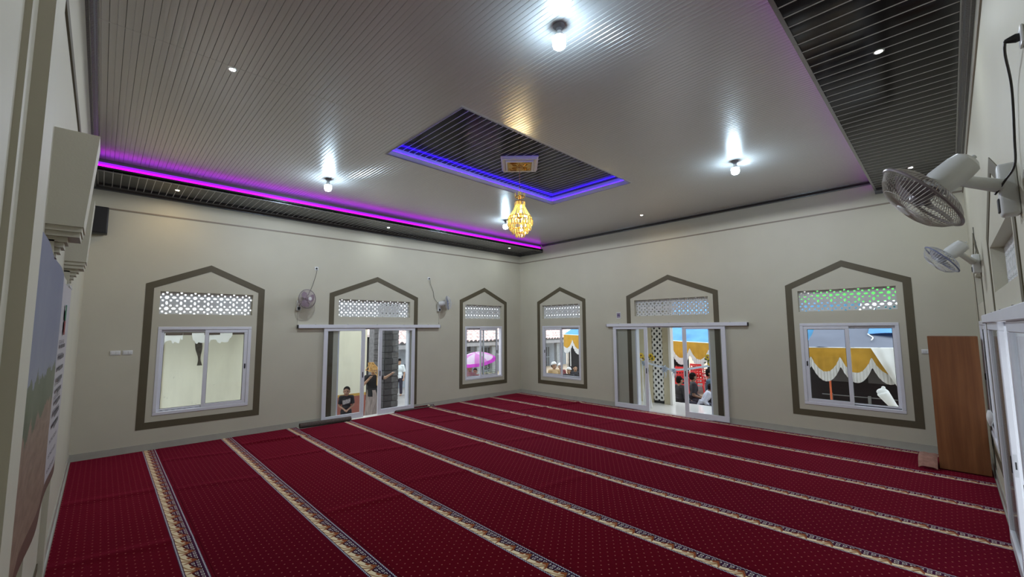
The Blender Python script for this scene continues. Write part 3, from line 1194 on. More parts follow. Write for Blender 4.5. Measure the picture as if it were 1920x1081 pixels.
switch('white switch plate on the left wall, left one of the pair by the large window', (0, -10.41, 1.82), pi / 2)
switch('white switch plate on the left wall, right one of the pair by the large window', (0, -10.245, 1.82), pi / 2)
switch('white switch plate on the back wall beside the wooden cupboard', (10.205, 0, 1.765), 0)

nt_ = thing('framed_notice', 'small framed purple notice on the back wall left of the sliding door', 'picture', (3.95, 0, 2.57))
b = B()
for a in ((-.07, .07, -.09, -.065), (-.07, .07, .065, .09), (-.07, -.055, -.065, .065), (.055, .07, -.065, .065)): b.bevbox(a[0], a[1], -.014, 0, a[2], a[3], .003, 1)
b.obj('frame', m_wplast, nt_)
b = B().box(-.055, .055, -.008, 0, -.065, .065)
b.m(1).box(-.04, .04, -.0095, -.008, -.012, .012).box(-.025, .015, -.0095, -.008, .02, .034)
b.obj('print', [mat('purple_print', (.26, .2, .27), .5), mat('indigo_ink', (.06, .05, .16), .5)], nt_)

sp = thing('loudspeaker', 'black loudspeaker on the left wall beside the niche capital', 'speaker', (0, -10.745, 3.93))
B().bevbox(.03, .24, -.12, .10, 0, .48, .015, 2).obj('cabinet', m_black, sp, smooth=True)
B().bevbox(.236, .246, -.10, .08, .02, .46, .004, 1).obj('grille', mat('speaker_grille', (.02, .02, .022), .8, bump=.5, bscale=300), sp)
b = B().box(0, .04, -.04, .02, .16, .32)
b.obj('bracket', m_black, sp)

# ------------------------------------------------------------------ carpets
YA = [-9.939, -8.731, -7.515, -6.306, -5.079, -3.834, -2.727, -1.488, -.265]
SA = [-.003, -.005, -.010, -.013, -.015, -.018, -.013, -.015, -.003]
E_ = lambda k, x: (YL + .03) if k < 0 else min(-.016, YA[k] + .21 + SA[k] * x)
CL = ['red prayer carpet along the near wall, its border beside the banner', 'red prayer carpet second from the near wall, below the large left window',
      'red prayer carpet third from the near wall, ending left of the left door', 'red prayer carpet with rolled up end in front of the left sliding door',
      'red prayer carpet ending at the right panel of the left sliding door', 'red prayer carpet fourth from the back wall, ending by the mauve umbrella window',
      'red prayer carpet third from the back wall, below the corner', 'red prayer carpet second from the back wall, reaching the wooden cupboard',
      'red prayer carpet lying along the back wall and its sliding door']
FOLDS = {1: [(1.2, .05, .012), (3.0, .06, .010)], 2: [(.9, .07, .03), (2.3, .05, .012), (5.2, .06, .012)], 3: [(1.6, .05, .012), (3.1, .05, .016), (5.0, .06, .010)],
         4: [(2.2, .05, .014), (4.0, .06, .012), (6.5, .06, .008)], 5: [(1.3, .05, .016), (2.0, .05, .02), (4.4, .06, .01)], 6: [(1.0, .05, .012), (2.2, .04, .02), (2.9, .05, .018), (7, .06, .008)],
         7: [(1.2, .05, .012), (2.35, .05, .025), (4.8, .05, .012), (6.1, .05, .01)], 8: [(.9, .05, .01), (2.6, .06, .03), (5.4, .05, .012)], 0: [(2.6, .08, .01), (4.6, .07, .012)]}


def carpet(k):
    xs = .03 if k not in (3, 4) else (.27 if k == 3 else .16)
    xe = XR - .03
    t = thing('prayer_carpet', CL[k], 'carpet', (0, 0, 0), 0, 'rows of red prayer carpet')
    b = B()
    nx, ny = 260, 8
    uvs = []
    def fn(i, j):
        x = xs + (xe - xs) * i
        hi, lo = E_(k, x), E_(k - 1, x) + .004
        v = j * (hi - lo)
        y = hi - v
        z = .013 + .0015 * sin(x * 3.1 + k) * sin(y * 5)
        for (c, w, h) in FOLDS[k]:
            d = (x - c + .35 * (j - .5) * (1 if k % 2 else .6)) / w
            z += h * exp(-d * d) * (.35 + .65 * sin(pi * min(1, max(0, j))) ** .5)
        if k == 5 and x < .14: z += (.14 - x) * .5
        return V((x, y, z)), (x, v)
    vs = []
    for i in range(nx + 1):
        r = []
        for j in range(ny + 1):
            p, uv = fn(i / nx, j / ny)
            vv = b.bm.verts.new(p)
            r.append((vv, uv))
        vs.append(r)
    lay = b.bm.loops.layers.uv.new('UVMap')
    for i in range(nx):
        for j in range(ny):
            q = [vs[i][j], vs[i][j + 1], vs[i + 1][j + 1], vs[i + 1][j]]
            f = b.bm.faces.new([a[0] for a in q])
            f.smooth = True
            for l, a in zip(f.loops, q): l[lay].uv = a[1]
    # skirt down to the floor along the rim
    def skirt(seq):
        low = [b.bm.verts.new((a[0].co.x, a[0].co.y, .001)) for a in seq]
        hi_ = [b.bm.verts.new(a[0].co) for a in seq]
        for m in range(len(seq) - 1):
            f = b.bm.faces.new([hi_[m], hi_[m + 1], low[m + 1], low[m]])
            for l, uv in zip(f.loops, (seq[m][1], seq[m + 1][1], seq[m + 1][1], seq[m][1])): l[lay].uv = uv
    skirt([vs[i][0] for i in range(nx + 1)]); skirt([vs[i][ny] for i in range(nx, -1, -1)])
    skirt([vs[0][j] for j in range(ny, -1, -1)]); skirt(vs[nx])
    me = bpy.data.meshes.new('pile')
    b.bm.normal_update()
    b.bm.to_mesh(me); b.bm.free()
    me.materials.append(m_carpet)
    inst('pile', me, t)
    return t


carp = [carpet(k) for k in range(9)]
m_back = mat('carpet_backing', (.10, .075, .065), .9, var=.25, vscale=30)
b = B()
yA, yB = -7.27, -6.12
sp_ = [(.19 + (.018 + .042 * t / 2.2) * cos(2 * pi * t + 3.6), .062 + (.018 + .042 * t / 2.2) * sin(2 * pi * t + 3.6)) for t in [i / 24 * 2.2 for i in range(25)]]
def rl(u, v):
    i = u * 24
    a = sp_[min(24, int(round(i)))]
    return V((a[0] + .05 * (v - .5), yA + (yB - yA) * v, a[1]))
b.sheet(24, 8, rl, .006)
b.obj('rolled_end', m_back, carp[3], smooth=True)
b = B()
sp2 = [(.09 + .03 * cos(2 * pi * t / 16 + 3), .032 + .028 * sin(2 * pi * t / 16 + 3)) for t in range(17)]
b.sheet(16, 6, lambda u, v: V((sp2[int(round(u * 16))][0], -4.85 + 1.2 * v, sp2[int(round(u * 16))][1] * (1 - .3 * v))), .006)
b.obj('curled_end', m_back, carp[5], smooth=True)

# folded mat by the cupboard
m_mat = mat('pink_brown_cloth', (.30, .15, .11), .85, var=.2, vscale=20, bump=.2, bscale=150)
fm = thing('folded_mat', 'pinkish brown folded mat leaning at the foot of the wooden cupboard', 'mat', (10.12, -1.0, .02))
def mf(u, v):
    return V((-.09 + .21 * v, -.32 + .5 * u, .012 + .12 * min(1, u * 3.0) ** .6 + .03 * sin(pi * v) * (1 - u * .6) + .006 * sin(9 * v)))
B().sheet(14, 12, mf, .02).obj('mat_cloth', m_mat, fm, smooth=True)
B().bevbox(-.06, .11, -.20, .18, 0, .115, .02, 2).obj('mat_fold', m_mat, fm, smooth=True)

# ------------------------------------------------------------------ wooden cupboard
m_wood = bpy.data.materials.new('reddish_plywood')
m_wood.use_nodes = True
nt = X.nt = m_wood.node_tree
p = nt.nodes['Principled BSDF']
p.inputs['Roughness'].default_value = .38
x, y, z, vec = coords()
g1 = noise(scaled(vec, (9, 9, .55)), 1.6, 5, .55)
g2 = noise(scaled(vec, (60, 60, 1.2)), 1.5, 3)
bands = ((x * 3.6).fract() > .5)
c = mixc(((g1 - .3) * 2.2).max(0).min(1), (.17, .058, .020), (.30, .125, .045))
c = mixc(g2 * .35, c, (.12, .04, .012))
c = mixc(bands * .12, c, (.10, .03, .01))
nt.links.new(c, p.inputs['Base Color'])
cb = thing('wooden_cupboard', 'tall reddish brown plywood cupboard standing in the right corner', 'cupboard', (10.53, -1.17, .03))
hw, H = .272, 2.03
B().bevbox(-hw, hw, 0, .018, 0, H, .003, 1).obj('back_panel', m_wood, cb)
for s in (-1, 1): B().bevbox(s * hw - (.018 if s > 0 else 0), s * hw + (.018 if s < 0 else 0), .019, .42, 0, H - .019, .003, 1).obj('side_panel', m_wood, cb)
B().bevbox(-hw, hw, .019, .42, H - .018, H, .003, 1).obj('top_panel', m_wood, cb)
B().bevbox(-hw + .02, hw - .02, .019, .42, .06, .078, .003, 1).obj('bottom_panel', m_wood, cb)
for q in (.55, 1.05, 1.55): B().bevbox(-hw + .02, hw - .02, .019, .40, q, q + .018, .003, 1).obj('shelf', m_wood, cb)

# ------------------------------------------------------------------ banner
bn = thing('banner', 'large printed mosque banner hanging on the near wall at left', 'banner', (5.03, -10.845, 1.03))
def bf(u, v):
    x = 2.75 * u
    top = 1.60 - .05 * sin(pi * min(1, x / 1.4)) + .04 * u
    return V((x, .006 * sin(x * 5 + 2 * v), top * v + .02 * (1 - v) * sin(3 * x)))
B().sheet(24, 10, bf, .004).obj('print_sheet', m_banner, bn, smooth=True)
B().cyl((-.06, 0, 1.57), (.35, 0, 1.575), .012, 8).obj('hanging_rod', m_wplast, bn)
fl = B()
fl.box(.28, .44, .004, .009, 1.18, 1.36)
fl.m(1).box(.44, .52, .004, .009, 1.28, 1.40)
fl.m(2).box(.44, .52, .004, .009, 1.16, 1.27)
fl.obj('emblem', [mat('pale_print', (.5, .48, .48), .6), mat('green_print', (.08, .22, .13), .6), mat('red_print', (.36, .10, .09), .6)], bn)
rr = random.Random(3)
m_ink = mat('print_ink', (.13, .12, .12), .6)
for i in range(8):
    zz = 1.06 - i * .085
    x0 = .30 + .02 * rr.random()
    b = B()
    while x0 < .75:
        w = .02 + .05 * rr.random()
        b.box(x0, x0 + w, .009, .0105, zz, zz + .028)
        x0 += w + .014
    o = b.obj('printed_line', m_ink, bn)
    o['kind'] = 'stuff'
# white cloth caught on the right hand door panel
rg_ = thing('white_cloth', 'crumpled white cloth hanging at the cupboard edge by the right door', 'cloth', (XR - .02, -2.35, 1.02))
def wf(u, v):
    a = 2 * pi * u
    r = .02 + .045 * sin(pi * min(.98, v + .03)) + .006 * sin(5 * a)
    return V((-.03 + r * .5 * cos(a), r * sin(a), .12 - .2 * v))
B().grid(14, 8, wf).obj('cloth_bunch', mat('white_cotton', (.8, .8, .78), .8), rg_, smooth='all')

# ================================================================== people
def remeshed(b, voxel, name, mats, smooth_it=2):
    me = b.mesh(name + '_base', mats)
    o = bpy.data.objects.new(name + '_tmp', me)
    COL.objects.link(o)
    m = o.modifiers.new('r', 'REMESH')
    m.mode = 'VOXEL'
    m.voxel_size = voxel
    sm_ = o.modifiers.new('s', 'SMOOTH')
    sm_.iterations = smooth_it
    sm_.factor = .5
    dg = bpy.context.evaluated_depsgraph_get()
    out = bpy.data.meshes.new_from_object(o.evaluated_get(dg))
    out.name = name
    out.materials.clear()
    for q in (mats if isinstance(mats, list) else [mats]): out.materials.append(q)
    for p in out.polygons: p.use_smooth = True
    bpy.data.objects.remove(o)
    bpy.data.meshes.remove(me)
    return out


def limb(b, p0, p1, r0, r1):
    b.cone(p0, p1, r0, r1, 14)
    b.ell(p0, r0, 12, 8); b.ell(p1, r1, 12, 8)


def human(label, loc, yaw, H, pose='stand', J=None, shirt=None, sleeves=.55, legs=None, sarong=None, skin=None, hair='short',
          headcol=None, hs=1.0, lean=0.0, turn=0.0, long_sleeve=False, group=None, nod=0.0):
    """person facing local -y, origin on the ground; lengths in body heights times H"""
    t = thing('person', label, 'person', loc, yaw, group)
    skin = skin or m_skin
    Z = .52 if pose == 'stand' else (.075 if pose == 'floor' else .27)
    j = {}
    j['hipR'], j['hipL'] = V((-.052, 0, Z)), V((.052, 0, Z))
    if pose == 'stand':
        j['knR'], j['knL'] = V((-.058, -.012, .285)), V((.058, -.012, .285))
        j['anR'], j['anL'] = V((-.06, .015, .045)), V((.06, .015, .045))
    elif pose == 'floor':
        j['knR'], j['knL'] = V((-.19, -.15, .07)), V((.19, -.15, .07))
        j['anR'], j['anL'] = V((.05, -.20, .035)), V((-.05, -.23, .035))
    else:
        j['knR'], j['knL'] = V((-.075, -.24, .275)), V((.075, -.24, .275))
        j['anR'], j['anL'] = V((-.075, -.22, .045)), V((.075, -.22, .045))
    L = Matrix.Translation((0, 0, Z)) @ Matrix.Rotation(lean, 4, 'X')
    up_ = lambda x, y, z: L @ V((x, y, z))
    j['waist'], j['chest'], j['neck'] = up_(0, 0, .10), up_(0, -.004, .215), up_(0, .006, .315)
    j['shR'], j['shL'] = up_(-.108, 0, .285), up_(.108, 0, .285)
    j['elR'], j['elL'] = up_(-.145, .015, .105), up_(.145, .015, .105)
    if pose == 'stand': j['wrR'], j['wrL'] = up_(-.14, -.05, -.04), up_(.14, -.05, -.04)
    else: j['wrR'], j['wrL'] = up_(-.10, -.13, .05), up_(.10, -.13, .05)
    for k, v in (J or {}).items(): j[k] = V(v)
    hc = j['neck'] + L.to_3x3() @ V((0, -.012, .088))
    j = {k: v * H for k, v in j.items()}
    hc = hc * H
    HM = Matrix.Translation(hc) @ Matrix.Rotation(turn, 4, 'Z') @ Matrix.Rotation(nod, 4, 'X') @ Matrix.Scale(H * hs, 4)
    hd = lambda x, y, z: HM @ V((x, y, z))
    S = H
    T3 = Matrix.Rotation(lean, 4, 'X')

    def torso(b, k):
        b.ell(V((0, 0, Z * S)) + V((0, 0, .01 * S)), (.088 * k * S, .064 * k * S, .075 * k * S), 16, 10, T3)
        b.ell(j['waist'], (.080 * k * S, .058 * k * S, .10 * S), 16, 10, T3)
        b.ell(j['chest'], (.100 * k * S, .066 * k * S, .105 * S), 16, 10, T3)
        limb(b, j['shR'], j['shL'], .040 * k * S, .040 * k * S)

    b = B()
    torso(b, 1)
    limb(b, j['chest'], j['neck'], .045 * S, .031 * S)
    limb(b, j['neck'], hc, .031 * S, .034 * S)
    b.ell(hd(0, .006, .018), (.050 * S * hs, .060 * S * hs, .058 * S * hs), 18, 14, Matrix.Rotation(turn, 4, 'Z'))
    b.ell(hd(0, -.014, -.022), (.040 * S * hs, .044 * S * hs, .048 * S * hs), 16, 12, Matrix.Rotation(turn, 4, 'Z'))
    b.ell(hd(0, -.060, -.010), (.009 * S * hs, .014 * S * hs, .016 * S * hs), 10, 8, Matrix.Rotation(turn, 4, 'Z'))
    for s in (-1, 1): b.ell(hd(s * .051, .008, -.004), (.007 * S * hs, .012 * S * hs, .019 * S * hs), 10, 8, Matrix.Rotation(turn, 4, 'Z'))
    for sd in 'RL':
        limb(b, j['sh' + sd], j['el' + sd], .034 * S, .025 * S)
        limb(b, j['el' + sd], j['wr' + sd], .025 * S, .017 * S)
        d = (j['wr' + sd] - j['el' + sd]).normalized()
        side = d.cross(V((0, 0, 1)))
        side = side.normalized() if side.length > .2 else V((0, 1, 0))
        nrm = side.cross(d)
        pc = j['wr' + sd] + d * .028 * S
        b.cone(j['wr' + sd], pc + d * .022 * S, .016 * S, .020 * S, 10)
        for f in range(4):
            o = side * ((f - 1.5) * .0115 * S)
            r0 = .0062 * S
            a0 = pc + d * .018 * S + o
            ln = (.026, .031, .029, .022)[f] * S
            a1 = a0 + d * ln * .6
            a2 = a1 + (d * .75 - nrm * .55).normalized() * ln * .6
            limb(b, a0, a1, r0, r0 * .95); limb(b, a1, a2, r0 * .95, r0 * .8)
        th0 = pc - d * .008 * S + side * .016 * S
        th1 = th0 + (d * .6 + side * .8).normalized() * .022 * S
        limb(b, th0, th1, .0075 * S, .0065 * S); limb(b, th1, th1 + d * .018 * S, .0065 * S, .0055 * S)
        limb(b, j['hip' + sd], j['kn' + sd], .054 * S, .037 * S)
        limb(b, j['kn' + sd], j['an' + sd], .037 * S, .022 * S)
        fd = V((0, -1, 0)) if pose != 'floor' else V((0, -1, 0))
        b.ell(j['an' + sd] + fd * .035 * S - V((0, 0, .022 * S)), (.026 * S, .072 * S, .021 * S), 12, 8)
    inst('body', remeshed(b, .0105 if H > .9 else .008, 'body', skin), t)

    b = B()
    for s in (-1, 1): b.ell(hd(s * .02, -.047, .008), (.0085 * S * hs, .006 * S * hs, .006 * S * hs), 8, 6, Matrix.Rotation(turn, 4, 'Z'))
    b.obj('eyes', m_hair, t)['kind'] = 'stuff'
    B().ell(hd(0, -.054, -.038), (.016 * S * hs, .006 * S * hs, .005 * S * hs), 8, 6, Matrix.Rotation(turn, 4, 'Z')).obj('mouth', mat('lip_brown', (.25, .09, .07), .5), t)

    if hair in ('short', 'cap', 'peci'):
        b = B()
        b.ell(hd(0, .014, .030), (.054 * S * hs, .062 * S * hs, .056 * S * hs), 16, 12, Matrix.Rotation(turn, 4, 'Z'))
        b.ell(hd(0, .034, .0), (.048 * S * hs, .042 * S * hs, .05 * S * hs), 14, 10, Matrix.Rotation(turn, 4, 'Z'))
        inst('hair', remeshed(b, .009, 'hair', m_hair), t)
    if hair == 'cap':
        b = B().lathe([(0, .098), (.03, .094), (.050, .075), (.0595, .048), (.0605, .030), (.057, .028), (.0, .05)], 20, HM @ Matrix.Rotation(R(-12), 4, 'X') @ Matrix.Diagonal((1, 1.12, 1, 1)))
        b.obj('skull_cap', headcol, t, smooth=True)
    if hair == 'peci':
        b = B().lathe([(0, .098), (.048, .098), (.052, .094), (.058, .032), (.054, .032), (.0, .06)], 20, HM @ Matrix.Rotation(R(-8), 4, 'X') @ Matrix.Diagonal((1, 1.15, 1, 1)))
        b.obj('peci_cap', headcol, t, smooth=True)
    if hair == 'hijab':
        b = B()
        b.ell(hd(0, .022, .014), (.064 * S * hs, .068 * S * hs, .074 * S * hs), 18, 14)
        b.ell(hd(0, .012, -.055), (.055 * S * hs, .055 * S * hs, .05 * S * hs), 16, 10)
        b.cone(hd(0, .01, -.06), j['chest'] + V((0, 0, .0)), .06 * S, .115 * S, 18)
        b.ell(j['chest'], (.12 * S, .09 * S, .06 * S), 16, 10)
        inst('hijab', remeshed(b, .011, 'hijab', headcol), t)

    if shirt:
        b = B()
        torso(b, 1.13)
        hem = V((0, 0, Z * S)) - V((0, 0, .03 * S))
        b.cone(hem, j['waist'], .098 * S, .094 * S, 18)
        for sd in 'RL':
            if long_sleeve:
                limb(b, j['sh' + sd], j['el' + sd], .043 * S, .034 * S)
                b.cone(j['el' + sd], j['wr' + sd], .034 * S, .027 * S, 14)
            else:
                e = j['sh' + sd].lerp(j['el' + sd], sleeves + .25)
                b.cone(j['sh' + sd], e, .043 * S, .041 * S, 14)
                b.ell(j['sh' + sd], .043 * S, 12, 8)
        inst('shirt', remeshed(b, .0105, 'shirt', shirt, 1), t)
    if legs:
        b = B()
        b.ell((0, 0, Z * S), (.094 * S, .072 * S, .07 * S), 16, 10)
        for sd in 'RL':
            limb(b, j['hip' + sd], j['kn' + sd], .061 * S, .046 * S)
            b.cone(j['kn' + sd], j['an' + sd] + V((0, 0, .01 * S)), .046 * S, .038 * S, 14)
        inst('trousers', remeshed(b, .0105, 'trousers', legs, 1), t)
    if sarong:
        b = B()
        def sf(u, v):
            a = 2 * pi * u
            r = (.098 + .035 * v + .010 * v * sin(7 * a)) * S
            return V((r * cos(a), r * .82 * sin(a), (.60 - .52 * v) * S))
        b.grid(36, 10, sf)
        b.obj('sarong', sarong, t, smooth='all')
        b = B()
        b.sheet(3, 8, lambda u, v: V(((-.02 + .07 * u + .03 * sin(6 * v)) * S, (-.088 - .035 * v - .006 * sin(pi * u)) * S, (.60 - .5 * v) * S)), .006)
        b.obj('sarong_fold', sarong, t, smooth='all')
    return t


# ================================================================== outside the left wall (x < 0)
GB, GA = -.55, -.2
m_pave = mat('grey_paving', (.30, .28, .26), .5, var=.2, vscale=1.5)
m_dirt = mat('pale_brown_ground', (.42, .32, .22), .9, var=.2, vscale=2)
m_tile_w = mat('white_terrace_tile', (.75, .74, .71), .12)
struct(B().box(-30, -WT, -18, 1.2, GB - .2, GB).obj('floor', m_pave))
struct(B().box(-30, 30, 1.2, 40, GA - .4, GA).box(-WT, 30, WT, 1.2, GA - .4, GA).obj('floor', m_dirt))

yb = thing('yellow_building', 'pale yellow stained building wall with red dado outside the left windows', 'building', (-2.5, 0, GB))
m_yw = stained_wall('stained_yellow_wall', (.76, .74, .60), (.30, .10, .075), .72)
m_yw2 = mat('green_grey_board', (.33, .36, .24), .8, var=.1)
B().box(-.25, 0, -16, -4.47, 0, 3.05).obj('wall', m_yw, yb)
B().box(-.25, 1.0, -16, -7.75, 2.72, 2.78).obj('eave', mat('pale_eave', (.6, .6, .56), .8), yb)
B().box(-.6, -.25, -4.62, -4.47, 0, 3.0).obj('return_wall', m_yw, yb)
B().box(0, .03, -9.62, -9.53, 0, 2.68).obj('corner_batten', mat('ochre_wood', (.42, .24, .05), .7, var=.15), yb)
B().box(0, .012, -6.72, -6.35, 2.0, 2.95).obj('board', m_yw2, yb)
st_ = B()
def stf(u, v):
    w = .075 * (1 - v * .55) + .03 * sin(7 * v) * v
    return V((.006, -8.86 + (u - .5) * 2 * w + .05 * v, 2.52 - .62 * v))
st_.grid(4, 12, stf)
st_.obj('damp_stain', mat('black_damp', (.07, .06, .045), .9, var=.5, vscale=14), yb)
# torn white sheet under the eave
tn = thing('torn_sheet', 'torn white sheet hanging under the eave outside the large left window', 'sheet', (-1.46, -9.27, 1.995))
m_sheet = cloth('white_torn_sheet', (.86, .87, .86), .3, var=.05)
rr = random.Random(11)
for (a, c) in ((-.62, -.02), (.14, .92)):
    seed = rr.random() * 9
    def tf(u, v, a=a, c=c, seed=seed):
        y = a + (c - a) * u
        d = .19 + .035 * sin(11 * u + seed) + .05 * (sin(23 * u + seed) > .6) - .12 * (u > .93 or u < .03)
        return V((.01 * sin(9 * y), y, .16 - d * v))
    B().sheet(30, 4, tf, .004).obj('sheet', m_sheet, tn, smooth=True)
B().box(-.04, .0, -1.3, 1.45, .115, .175).obj('batten', mat('dark_wood', (.06, .04, .03), .8), tn)

# stone clad pillar, each block a piece
pr_ = thing('stone_pillar', 'dark stone clad pillar beyond the left sliding door', 'pillar', (-2.8, -3.57, GB))
m_st1 = mat('dark_stone', (.035, .033, .034), .7, var=.35, vscale=10, bump=.5, bscale=25)
m_st2 = mat('grey_stone', (.095, .093, .092), .7, var=.35, vscale=10, bump=.5, bscale=25)
B().box(-.23, .23, -.23, .23, 0, 3.6).obj('core', m_st1, pr_)
for k in range(18):
    for fc in range(2):
        d = .012 * rr.random()
        z0 = k * .2
        if fc == 0:
            B().bevbox(.22, .262 + d, -.25, -.005 if k % 2 else .03, z0 + .006, z0 + .194, .008, 1).obj('stone', m_st1, pr_)
            B().bevbox(.22, .255 + d, .0 if k % 2 else .036, .25, z0 + .006, z0 + .194, .008, 1).obj('stone', m_st2, pr_)
        else:
            B().bevbox(-.25, .24, -.262 - d, -.22, z0 + .006, z0 + .194, .008, 1).obj('stone', m_st1, pr_)
p2 = thing('stone_pillar', 'second stone pillar farther back in the gap between door panels', 'pillar', (-4.6, -3.1, GB))
B().box(-.2, .2, -.2, .2, 0, 3.2).obj('core', m_st2, p2)
for k in range(16):
    B().bevbox(.19, .225 + .01 * rr.random(), -.21, .21, k * .2 + .006, k * .2 + .194, .008, 1).obj('stone', m_st2, p2)
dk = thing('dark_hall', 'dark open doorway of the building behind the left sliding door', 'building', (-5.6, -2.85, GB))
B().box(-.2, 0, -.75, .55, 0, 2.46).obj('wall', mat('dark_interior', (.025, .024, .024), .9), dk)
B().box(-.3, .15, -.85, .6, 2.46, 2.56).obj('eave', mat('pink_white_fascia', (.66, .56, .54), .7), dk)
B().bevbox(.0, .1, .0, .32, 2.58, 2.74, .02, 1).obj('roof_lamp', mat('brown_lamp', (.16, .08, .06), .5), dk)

# house with a pantile roof
m_tile = mat('pale_terracotta', (.66, .50, .46), .75, var=.4, vscale=5)
hs_ = thing('tiled_house', 'house with pale terracotta pantile roof beyond the left wall', 'house', (-7, 0, GB))
XE, ZE = 0.0, 2.06
def roof(u, v):
    y = -2.2 + 14.6 * u
    s = v * 2.4
    c = (s / .34) % 1.0
    h = .12 * abs(sin(pi * y / .27)) ** .7 - .035 * c
    return V((XE - s * .88 + h * .4, y, ZE + s * .5 + h))
b = B()
NY, NS = 400, 40
vs = []
ss = []
for k in range(7):
    ss += [(k + .02) * .34, (k + .5) * .34, (k + .98) * .34]
for i in range(NY + 1):
    vs.append([b.bm.verts.new(roof(i / NY, q / 2.4)) for q in ss])
for i in range(NY):
    for q in range(len(ss) - 1): b._f([vs[i][q], vs[i + 1][q], vs[i + 1][q + 1], vs[i][q + 1]])
o = b.obj('pantiles', m_tile, hs_)
o['kind'] = 'stuff'
B().box(-2.4, -.75, -2.0, 12.2, 0, 2.2).obj('wall', mat('bluish_wall', (.30, .33, .36), .8, var=.1), hs_)
B().box(-.06, .03, -2.2, 12.4, 1.84, 2.02).obj('eave_board', mat('grey_eave', (.30, .29, .29), .8), hs_)
m_dk2 = mat('dark_opening', (.05, .05, .055), .6)
for y0, y1, z0, z1 in ((1.9, 3.9, 1.2, 1.8), (4.6, 5.6, .5, 1.7), (8.9, 9.4, .2, 1.5), (9.75, 10.4, .3, 1.55), (6.6, 7.8, .4, 1.6)):
    w = B().box(-.78, -.72, y0, y1, z0, z1).obj('window', m_dk2, hs_)
    b = B()
    for q in range(1, 4): b.box(-.72, -.705, y0 + (y1 - y0) * q / 4 - .02, y0 + (y1 - y0) * q / 4 + .02, z0, z1)
    b.box(-.72, -.70, y0, y1, (z0 + z1) / 2 - .02, (z0 + z1) / 2 + .02)
    b.obj('window_bars', mat('pale_bars', (.42, .45, .47), .6), w)
for y in (3.95, 5.05, 6.1, 8.2, 10.55, 12.1): B().bevbox(-.32, -.08, y - .13, y + .13, 0, 1.9, .02, 1).obj('porch_post', mat('pale_grey_post', (.27, .28, .28), .8, var=.15), hs_)
B().box(-.2, -.17, 1.2, 6.6, 1.32, 1.345).obj('hanging_rail', m_metal, hs_)
m_red_c = cloth('dull_red_cloth', (.42, .13, .14), .3)
m_pale_c = cloth('pale_cloth', (.55, .48, .46), .3)
m_brn_c = cloth('brown_cloth', (.22, .14, .12), .3)
for i, (y, m_, lab) in enumerate(((2.0, m_pale_c, 'pale garment hanging on the porch rail, leftmost behind the umbrella'), (2.25, m_brn_c, 'brown garment hanging on the porch rail behind the umbrella'),
                                  (2.95, m_red_c, 'dull red garment on the porch rail above the pink umbrella'), (3.2, m_red_c, 'dull red garment on the porch rail, rightmost of the row'))):
    g = thing('hanging_garment', lab, 'garment', (-7.185, y, GB + 1.32), 0, 'clothes on the porch rail')
    def gf(u, v):
        w = .12 * (1 + .5 * sin(pi * min(1, v * 2.5)) * (v < .4))
        return V((.02 * sin(8 * u + 3 * v), (u - .5) * 2 * w, -.02 - .5 * v))
    B().sheet(8, 8, gf, .01).obj('garment_body', m_, g, smooth=True)
    B().tube([(0, 0, .03), (0, .03, .02), (0, .0, -.01), (0, -.1, -.04), (0, .1, -.04), (0, 0, -.01)], .004, 5).obj('hanger', m_black, g)

m_blk = mat('black_cotton', (.014, .014, .015), .85)
m_wht = mat('white_cotton_shirt', (.72, .76, .76), .8, var=.06)
m_navy = mat('navy_trousers', (.03, .028, .045), .85)
m_sar = mat('grey_brown_sarong', (.27, .22, .20), .8, var=.35, vscale=6, stretch=(6, 6, .6))

# boy with printed dark tee, hands held in front
boy = human('boy in a dark printed t-shirt standing close outside the left sliding door, hands together', (-.62, -5.885, GB), R(68), 1.24, 'stand',
            {'elR': (-.135, .01, .635), 'elL': (.135, .01, .635), 'wrR': (-.035, -.105, .565), 'wrL': (.035, -.105, .565)},
            shirt=m_blk, sleeves=.55, legs=m_blk, hair='short', hs=1.28, turn=R(-8))
b = B()
def pf(u, v):
    x = -.075 + .15 * u
    return V((x * 1.24, (-.074 - .004 * sin(pi * u) - .008 * sin(pi * v)) * 1.24, (.66 + .09 * v + .04 * u) * 1.24))
b.sheet(8, 6, pf, .004)
b.obj('shirt_print', mat('grey_print', (.32, .28, .27), .8, var=.7, vscale=25), boy, smooth=True)
human('man in black t-shirt and grey sarong in the gap of the left sliding door', (-1.35, -4.80, GB), R(60), 1.70, 'stand',
      {'elR': (-.16, -.05, .68), 'wrR': (-.05, -.15, .80), 'elL': (.20, -.02, .79), 'wrL': (.30, -.10, .86)},
      shirt=m_blk, sleeves=.5, sarong=m_sar, hair='short', skin=m_skin2)
human('man in white t-shirt, black cap and dark trousers standing far outside the left sliding door', (-5.7, -1.52, GB), R(50), 1.50, 'stand',
      {'elR': (-.15, .0, .64), 'wrR': (-.07, -.13, .68)}, shirt=m_wht, sleeves=.6, legs=m_navy, hair='peci', headcol=m_hair, skin=m_skin2, turn=R(50))
human('man in dark clothes with his back turned beside the man in white', (-5.6, -1.12, GB), R(210), 1.52, 'stand', None, shirt=mat('dark_blue_shirt', (.03, .04, .055), .8), legs=m_navy,
      hair='peci', headcol=m_hair, long_sleeve=True)

